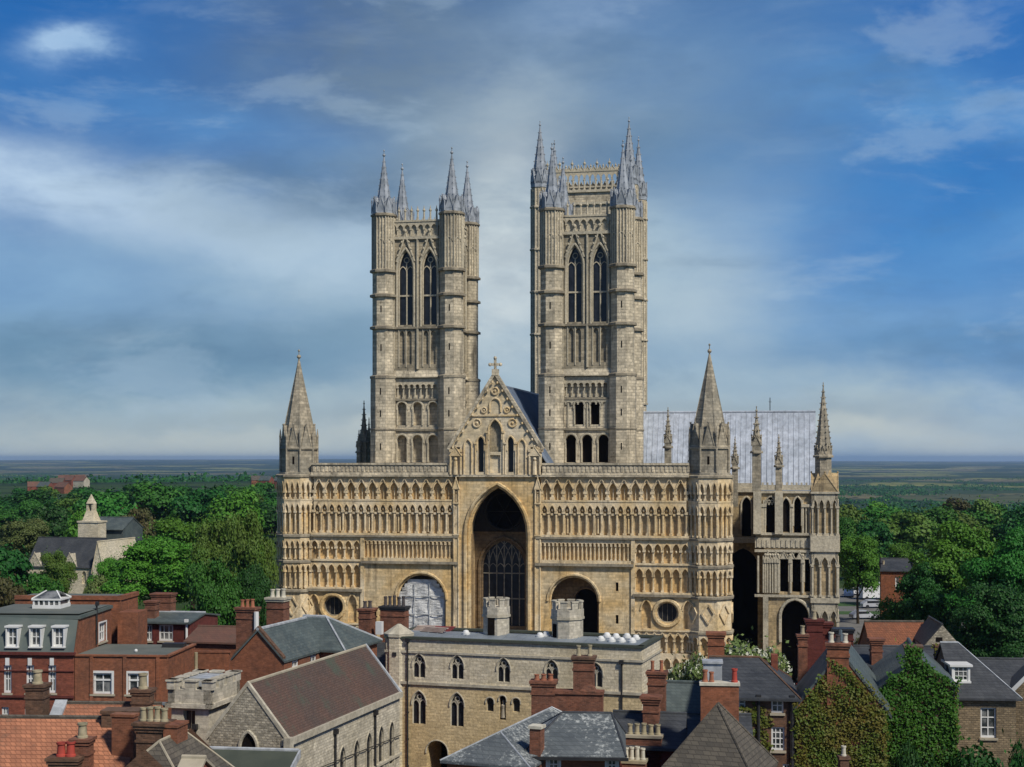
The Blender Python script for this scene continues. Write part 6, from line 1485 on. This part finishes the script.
q = MB(); v = 9; u0, u1 = f.U(78, v), f.U(98, v); zt = f.Z(522.5, u0, v); q.box(u0, u1, v, v + 3, 0, zt); q.box(u0 - .15, u1 + .15, v - .15, v + 3.15, zt, zt + .3)
ua, ub = f.U(81.5, v), f.U(93, v); um = (ua + ub) / 2; zz = f.Z(511, um, v)
q.hexa([(ua, v + .2, zt + .3), (ub, v + .2, zt + .3), (ub, v + 2.8, zt + .3), (ua, v + 2.8, zt + .3), (um - .72, v + .9, zz), (um + .72, v + .9, zz), (um + .72, v + 2.1, zz), (um - .72, v + 2.1, zz)])
for s_ in (-1, 1): q.box(um + s_ * .52 - .2, um + s_ * .52 + .2, v + .95, v + 2.05, zz, zz + 1.4)
q.cyl(um, v + 1.5, 1.0, zz + 1.35, f.Z(494.5, um, v), 4, .05); link('bellcote', q, C1.root, 'gate_stone')
q = MB(); u0, u1 = f.U(92, 16), f.U(128, 16); add_roof(q, u0, u1, 14, 22, f.Z(528, u0, 16), f.Z(517, u0, 18), 'u', ridge=0); q.box(u0, u1, 14.2, 21.8, 0, f.Z(528.5, u0, 16)); q.poly([(u1, 14.2, f.Z(528.5, u0, 16)), (u1, 21.8, f.Z(528.5, u0, 16)), (u1, 18, f.Z(517.5, u0, 18))]); link('rear_range', q, C1.root, 'slate_green')

# ------------------------------------------------------------------ trees, shrubs, cars, far country
tree_kind('big', 'leaf_bright', 20, 9, 11, 60000, .40, nb=80, base_z=.16)
tree_kind('big2', 'leaf_dark', 20, 9, 23, 60000, .40, nb=90, base_z=.12, squash=.85)
tree_kind('mid', 'leaf_mid', 18, 8, 5, 30000, .45, nb=56, base_z=.14)
tree_kind('mid2', 'leaf_olive', 18, 8, 9, 30000, .42, nb=48, base_z=.1, squash=.85)
tree_kind('far', 'leaf_mid', 15, 7, 31, 5200, .9, nb=22, base_z=.12)
tree_kind('far2', 'leaf_dark', 15, 7, 37, 5200, .9, nb=26, base_z=.12)
tree_kind('far3', 'leaf_mid', 15, 6, 53, 4600, .9, nb=14, base_z=.1, squash=1.05)
tree_kind('far4', 'leaf_mid', 15, 8, 67, 4600, .95, nb=16, base_z=.22, squash=.6)
tree_kind('shrub', 'leaf_mid', 9, 4, 41, 9000, .34, nb=26, base_z=.2)
def px_tree(key, px, top, wpx, Y, label, mat=None, name='broadleaf_tree', group=None, rot=None, cat='tree'):
    x_ = (px - CX) / F * Y; z0 = terrain_z(x_, Y) ; zt = ZC - (top - HY) / F * Y
    return tree(key, x_, Y, z0, zt - z0, wpx / F * Y, (px * 1.7) % 6.28 if rot is None else rot, label, cat, group, name, mat)
px_tree('big', 163, 524, 122, 212, 'big bright green tree with a spreading crown behind the hotel roofs', 'leaf_bright')
px_tree('mid', 192, 503, 96, 240, 'mid green tree rising just behind the big bright green one', 'leaf_bright')
px_tree('mid2', 249, 488, 62, 166, 'tall olive-green tree touching the left end of the cathedral front')
px_tree('mid2', 214, 541, 72, 158, 'lower olive tree in front of the tall olive one, above the brown-tiled outbuilding', 'leaf_mid', rot=2)
px_tree('mid2', 221, 498, 76, 177, 'olive-green tree just left of the tall one beside the cathedral front', 'leaf_olive', rot=1.3)
px_tree('mid', 250, 546, 54, 160, 'dark tree at the foot of the cathedral\'s left corner', 'leaf_dark')
px_tree('far2', 4, 538, 66, 236, 'dark green tree cut by the left edge, left of the church', rot=1)
px_tree('mid2', 57, 541, 42, 232, 'small thin olive tree standing before the church\'s dark roof')
px_tree('far', 8, 572, 40, 200, 'russet small tree by the left edge above the hotel roof', 'leaf_brown', rot=3)
px_tree('mid', 24, 511, 62, 325, 'pale yellow-green tree behind the church, far left', 'leaf_pale', rot=4)
px_tree('far2', 46, 498, 56, 345, 'dark round tree behind the church, left of its bellcote')
px_tree('far2', 105, 484, 62, 420, 'broad dark tree directly behind the bellcote', 'leaf_mid')
px_tree('far', 116, 493, 60, 370, 'mid green tree just right of the bellcote, before the broad dark one')
px_tree('far2', 138, 500, 40, 350, 'dark maroon-brown tree between two green trees behind the church', 'leaf_brown')
px_tree('far', 160, 477, 72, 450, 'tall green tree on the skyline left of the olive trees')
px_tree('far2', 205, 481, 64, 430, 'dark tree on the skyline behind the mid green tree', rot=2.2)
px_tree('far', 236, 486, 60, 400, 'green skyline tree behind the tall olive tree', 'leaf_bright')
px_tree('far', 80, 506, 36, 330, 'small green tree just left of the bellcote', 'leaf_bright')
px_tree('far', 130, 520, 50, 300, 'bright low tree between the church and the big bright tree', 'leaf_bright')
px_tree('far', 100, 572, 30, 225, 'small yellow-green tree below the church gable', 'leaf_pale')
px_tree('far2', 40, 566, 40, 222, 'low dark tree under the church wall, left', 'leaf_mid')
px_tree('mid', 112, 548, 46, 228, 'bright tree standing against the church\'s right-hand gable', 'leaf_bright', rot=5)
px_tree('mid', 858, 522, 62, 236, 'bright tree over the parked cars, right of the side chapel', 'leaf_bright')
px_tree('mid', 836, 506, 60, 290, 'green tree half hidden by the side chapel turret', 'leaf_mid')
px_tree('mid2', 903, 534, 54, 262, 'loose light green tree left of the huge dark tree', 'leaf_bright')
px_tree('big2', 968, 508, 140, 176, 'huge green tree with bright top leaves, right side', 'leaf_bright')
px_tree('big2', 1016, 514, 130, 163, 'huge dark tree cut by the right edge', 'leaf_mid', rot=4)
px_tree('big2', 928, 552, 84, 172, 'lower very dark tree behind the brick cottage end', 'leaf_dark', rot=1)
px_tree('big', 1004, 566, 120, 150, 'dark spreading tree in front of the huge right-hand ones, above the slate roofs', 'leaf_dark', rot=2)
px_tree('far', 850, 500, 50, 350, 'olive tree on the wood edge right of the chapel spire', 'leaf_olive')
px_tree('far2', 872, 512, 50, 320, 'dark rounded tree at the wood edge above the parked cars')
px_tree('far2', 906, 505, 66, 360, 'dark olive-brown tree in the middle of the right-hand wood', 'leaf_olive')
px_tree('far', 938, 503, 56, 390, 'mid green tree at the far side of the right-hand wood')
px_tree('far', 884, 498, 44, 420, 'green tree at the back of the right-hand wood', 'leaf_bright')
px_tree('far', 955, 494, 48, 480, 'brownish-purple tree beyond the right-hand wood', 'leaf_brown')
px_tree('far', 990, 500, 70, 420, 'dark green tree glimpsed behind the huge dark tree', 'leaf_mid')
rnd = random.Random(12)
for i in range(74):                                                         # the wooded plateau beyond the church
    Y = rnd.uniform(430, 760); px = rnd.uniform(-30, 290); x_ = (px - CX) / F * Y; z0 = terrain_z(x_, Y); h = rnd.uniform(10, 15.5)
    tree(rnd.choice(['far', 'far2', 'far3', 'far4']), x_, Y, z0, h * rnd.uniform(.8, 1.15), rnd.uniform(11, 21), rnd.uniform(0, 6), 'dark green tree of the distant belt of trees beyond the church at left', 'tree', 'trees of the distant belt at left', 'broadleaf_tree', rnd.choice([None, 'leaf_dark', 'leaf_dark', 'leaf_mid', 'leaf_olive']))
for i in range(16):                                                         # trees just outside the picture on the left
    Y = rnd.uniform(190, 420); px = rnd.uniform(-420, -45); x_ = (px - CX) / F * Y
    tree(rnd.choice(['far', 'far2', 'far3', 'far4']), x_, Y, terrain_z(x_, Y), rnd.uniform(11, 17), rnd.uniform(11, 18), rnd.uniform(0, 6), 'green garden tree left of the church and the dark green tree', 'tree', 'garden trees at far left', 'broadleaf_tree', rnd.choice([None, 'leaf_mid', 'leaf_olive']))
for i in range(46):
    Y = rnd.uniform(400, 800); px = rnd.uniform(835, 1040); x_ = (px - CX) / F * Y; z0 = terrain_z(x_, Y); h = rnd.uniform(12, 17)
    tree(rnd.choice(['far', 'far2', 'far3', 'far4']), x_, Y, z0, h * rnd.uniform(.8, 1.15), rnd.uniform(10, 20), rnd.uniform(0, 6), 'green tree of the wood falling away to the plain at right', 'tree', 'trees of the wood at right', 'broadleaf_tree', rnd.choice([None, 'leaf_dark', 'leaf_mid', 'leaf_olive', 'leaf_bright']))
# far woods on the plain: one mass
rng = np.random.default_rng(3); P = []
for k in range(170):
    lft = k % 2; Y = float(np.exp(rng.uniform(np.log(1700 if lft else 900), np.log(6000)))); px = rng.uniform(-150, 330) if lft else rng.uniform(780, 1180); x_ = (px - CX) / F * Y
    n = 420; lw, ld = rng.uniform(25, 160), rng.uniform(8, 40); ang = rng.uniform(-.35, .35)
    a = rng.uniform(-lw, lw, n); d = rng.uniform(-ld, ld, n); X_ = x_ + a * cos(ang) - d * sin(ang); Y_ = Y + a * sin(ang) + d * cos(ang)
    z0 = np.array([terrain_z(p, q) for p, q in zip(X_, Y_)]); P.append(np.stack([X_, Y_, z0 + rng.uniform(0, 1, n) ** .6 * (7 + 4 * np.sin(a * .09 + k))], 1))
P = np.concatenate(P); me = quads_mesh('woodland', P, rng.normal(size=P.shape) + np.array((0, -.6, .8)), 4.5, 'leaf_dark', rng)
o = bpy.data.objects.new('woodland', me); COL.objects.link(o); o['kind'] = 'stuff'
# far red-roofed houses
for i in range(13):
    Y = rnd.uniform(1080, 1400); px = rnd.choice([rnd.uniform(2, 80), rnd.uniform(2, 80), rnd.uniform(250, 276)]); x_ = (px - CX) / F * Y; z0 = terrain_z(x_, Y)
    fr_ = FR(px, Y, rnd.uniform(-40, 40), z0); r_ = thing('distant_house', 'tiny far house with reddish roof among trees at the plateau edge', 'house', fr_, 'far red-roofed houses')
    q = MB(); add_walls(q, 0, 11, 0, 8, 5.5, 8.5, 'u'); link('wall', q, r_, rnd.choice(['brick_orange', 'brick_red', 'pale_stone'])); q = MB(); add_roof(q, 0, 11, 0, 8, 5.5, 9, 'u', ridge=0); link('roof', q, r_, rnd.choice(['old_tile', 'old_tile', 'brown_tile', 'slate_green']))

# flowering trees below the cathedral front
def flowering(px, top, wpx, Y, label, seed):
    o = px_tree('shrub', px, top, wpx, Y, label, 'leaf_pale', 'flowering_tree')
    rng = np.random.default_rng(seed); h0, r0 = 9, 4
    c = [ch for ch in o.children if ch.name.startswith('crown')][0]; n = len(c.data.vertices); V = np.empty(n * 3); c.data.vertices.foreach_get('co', V); V = V.reshape(-1, 3)
    P = V[rng.choice(n, 700)]; d = P - np.array((0, 0, 5)); P = P + d * .04
    P = np.concatenate([P + rng.normal(size=P.shape) * .08 for _ in range(4)])
    me = quads_mesh('blossom', P, rng.normal(size=P.shape), .32, 'blossom', rng); b_ = bpy.data.objects.new('blossom', me); COL.objects.link(b_); b_.parent = o; b_.scale = c.scale
flowering(749, 630, 96, 124, 'white-flowering leafy tree in the shade between cathedral and side chapel', 2)
flowering(695, 644, 58, 124, 'small white-flowering tree at the foot of the right-hand round window', 3)
def bush(px, top, wpx, Y, label, mat): return px_tree('shrub', px, top, wpx, Y, label, mat, 'garden_bush', cat='bush')
bush(915, 727, 66, 78, 'dark leafy bush at the foot of the green ivy house', 'leaf_dark'); bush(985, 733, 120, 80, 'dark bush below the tall white window of the rubble house', 'leaf_dark'); bush(1022, 728, 40, 82, 'dark bush at the lower right edge beside the rubble wall', 'leaf_dark')
bush(875, 622, 50, 140, 'reddish-brown shrub bed behind the ivy gable chimney', 'leaf_brown'); bush(858, 632, 30, 136, 'low dark shrub left of the red-roofed range', 'leaf_brown')
bush(893, 592, 44, 184, 'dark shrub hiding the foot of the brick cottage end', 'leaf_dark'); bush(905, 640, 44, 112, 'green creeper bush before the red-roofed range', 'leaf_bright')
# slim pot chimney in the foreground of the ivy gable
X1 = FR(845, 70, 0); q = thing('brick_stack', 'small blackened brick stack with one white pot before the olive ivy wall', 'chimney', X1); zz = X1.Z(754); chimney(q, 0, .3, .42, .5, 2, zz, row(1, .1, .5, .11, 'white_pot'), mat='brick_brown', caps=1, band=False)

# garden furniture on the terrace beside the slim chimney
TF_ = FR(792, 90, 8); tz = TF_.Z(692); q = MB(); q.box(-1.0, 1.2, -.5, 2.5, 3, tz); o = link('roof_terrace', q, None, 'lead'); o.location = (TF_.X, TF_.Y, 0); o.rotation_euler = (0, 0, -TF_.a); tag(o, 'small lead-covered roof terrace squeezed beside the slim orange chimney', 'terrace')
for i, (u, v) in enumerate(((-.3, 1.6), (-.1, .4))):
    fx, fy = TF_.w(u, v); r_ = bpy.data.objects.new('garden_chair', None); COL.objects.link(r_); r_.location = (fx, fy, tz); r_.rotation_euler = (0, 0, .6 + i); tag(r_, ('white garden chair at the back of the small roof terrace', 'white garden chair at the front of the small roof terrace')[i], 'chair', 'terrace chairs')
    q = MB(); q.box(-.25, .25, -.25, .25, .42, .48); link('seat', q, r_, 'white_paint'); q = MB(); q.box(-.25, .25, .2, .26, .48, .95); link('backrest', q, r_, 'white_paint')
    for a in (-.22, .22):
        for b_ in (-.22, .22): q = MB(); q.box(a - .025, a + .025, b_ - .025, b_ + .025, 0, .42); link('leg', q, r_, 'white_paint')
fx, fy = TF_.w(.55, .3); q = MB(); q.lathe(0, 0, [(.18, 0), (.26, .4), (.3, .42), (.3, .48), (.25, .48), (.2, .3)], 12); o = link('planter', q, None, 'red_pot', True); o.location = (fx, fy, tz); tag(o, 'red plant tub on the small roof terrace', 'planter')

# parking place and cars beyond the side chapel
sheet('parking_place', [(44, 205), (90, 205), (110, 300), (50, 300)], .06, 'parking_gravel')
sheet('lawn', [(53, 250), (66, 250), (67, 255), (53.5, 255)], .09, 'lawn_grass'); sheet('lawn', [(55, 264), (70, 264), (71, 271), (56, 271)], .09, 'lawn_grass')
def car(px, Y, rot, mat, label, van=False):
    x_ = (px - CX) / F * Y; r_ = bpy.data.objects.new('delivery_van' if van else 'parked_car', None); COL.objects.link(r_); r_.location = (x_, Y, .06 if Y < 262 else .1); r_.rotation_euler = (0, 0, rot); tag(r_, label, 'van' if van else 'car', None if van else 'cars parked beyond the chapel')
    L_, W_, H_ = (6.2, 2.1, 3.1) if van else (4.2, 1.75, 1.45); q = MB()
    prof = [(-L_ / 2, .35), (L_ / 2, .35), (L_ / 2, 1.0), (L_ / 2 - .3, 1.25), (L_ / 2 - 1.1, H_ - .7), (L_ / 2 - 1.6, H_), (-L_ / 2, H_)] if van else [(-L_ / 2, .3), (L_ / 2, .3), (L_ / 2, .65), (L_ / 2 - .9, .88), (L_ / 2 - 1.6, H_ - .04), (-L_ / 2 + 1.0, H_), (-L_ / 2 + .2, .95), (-L_ / 2, .8)]
    n = len(prof); i0 = len(q.v); q.v += [(a, -W_ / 2, b_) for a, b_ in prof] + [(a, W_ / 2, b_) for a, b_ in prof]
    q.f += [tuple(range(n - 1, -1, -1)), tuple(range(n, 2 * n))] + [(k, (k + 1) % n, n + (k + 1) % n, n + k) for k in range(n)]; q.m += [0] * (n + 2); link('body', q, r_, mat)
    q = MB(); a0, a1, b0, b1 = (L_ / 2 - 1.7, L_ / 2 - .75, 1.4, H_ - .75) if van else (-L_ / 2 + .75, L_ / 2 - 1.35, .92, H_ - .13)
    q.box(a0, a1, -W_ / 2 - .012, W_ / 2 + .012, b0, b1); link('side_glass', q, r_, 'dark_glass')
    for a in (-L_ / 2 + .8, L_ / 2 - .8):
        for s_ in (-1, 1): q = MB(); q.tube((a, s_ * (W_ / 2 - .2), .32), (a, s_ * (W_ / 2 + .02), .32), .32, 12); link('wheel', q, r_, 'black_iron')
plain('car_silver', (.45, .46, .48), (.42, .43, .45), 1, .3, .6); plain('car_blue', (.05, .08, .16), (.05, .08, .16), 1, .3, .6); plain('car_white', (.75, .75, .75), (.7, .7, .7), 1, .3, .6)
car(876.5, 277, .15, 'car_white', 'tall white van parked beside the brick cottage end', True)
car(856, 286, .1, 'car_white', 'white car parked under the bright tree, left of the van'); car(849, 282, 1.3, 'car_blue', 'dark blue car parked under the bright tree by the chapel corner')
car(873, 261, .1, 'car_silver', 'pale car parked before the white van, beside the lawn'); car(863, 243, .2, 'car_silver', 'silver car parked nearest on the pale gravel, below the lawn')

# ------------------------------------------------------------------ haze over the plain
hz_ = MB(); S_ = 43500; hz_.box(-S_, S_, -S_, S_, -62, 92); o = link('haze', hz_, None, [])
o['kind'] = 'stuff'; o.display_type = 'WIRE'
m = bpy.data.materials.new('haze'); m.use_nodes = True; m.node_tree.nodes.clear(); t = NT(m.node_tree)
v = t.node('ShaderNodeVolumePrincipled'); v.inputs['Color'].default_value = (.47, .68, 1, 1); v.inputs['Density'].default_value = HAZE; v.inputs['Anisotropy'].default_value = .2
t.l.new(v.outputs[0], t.node('ShaderNodeOutputMaterial').inputs['Volume']); o.data.materials.append(m)
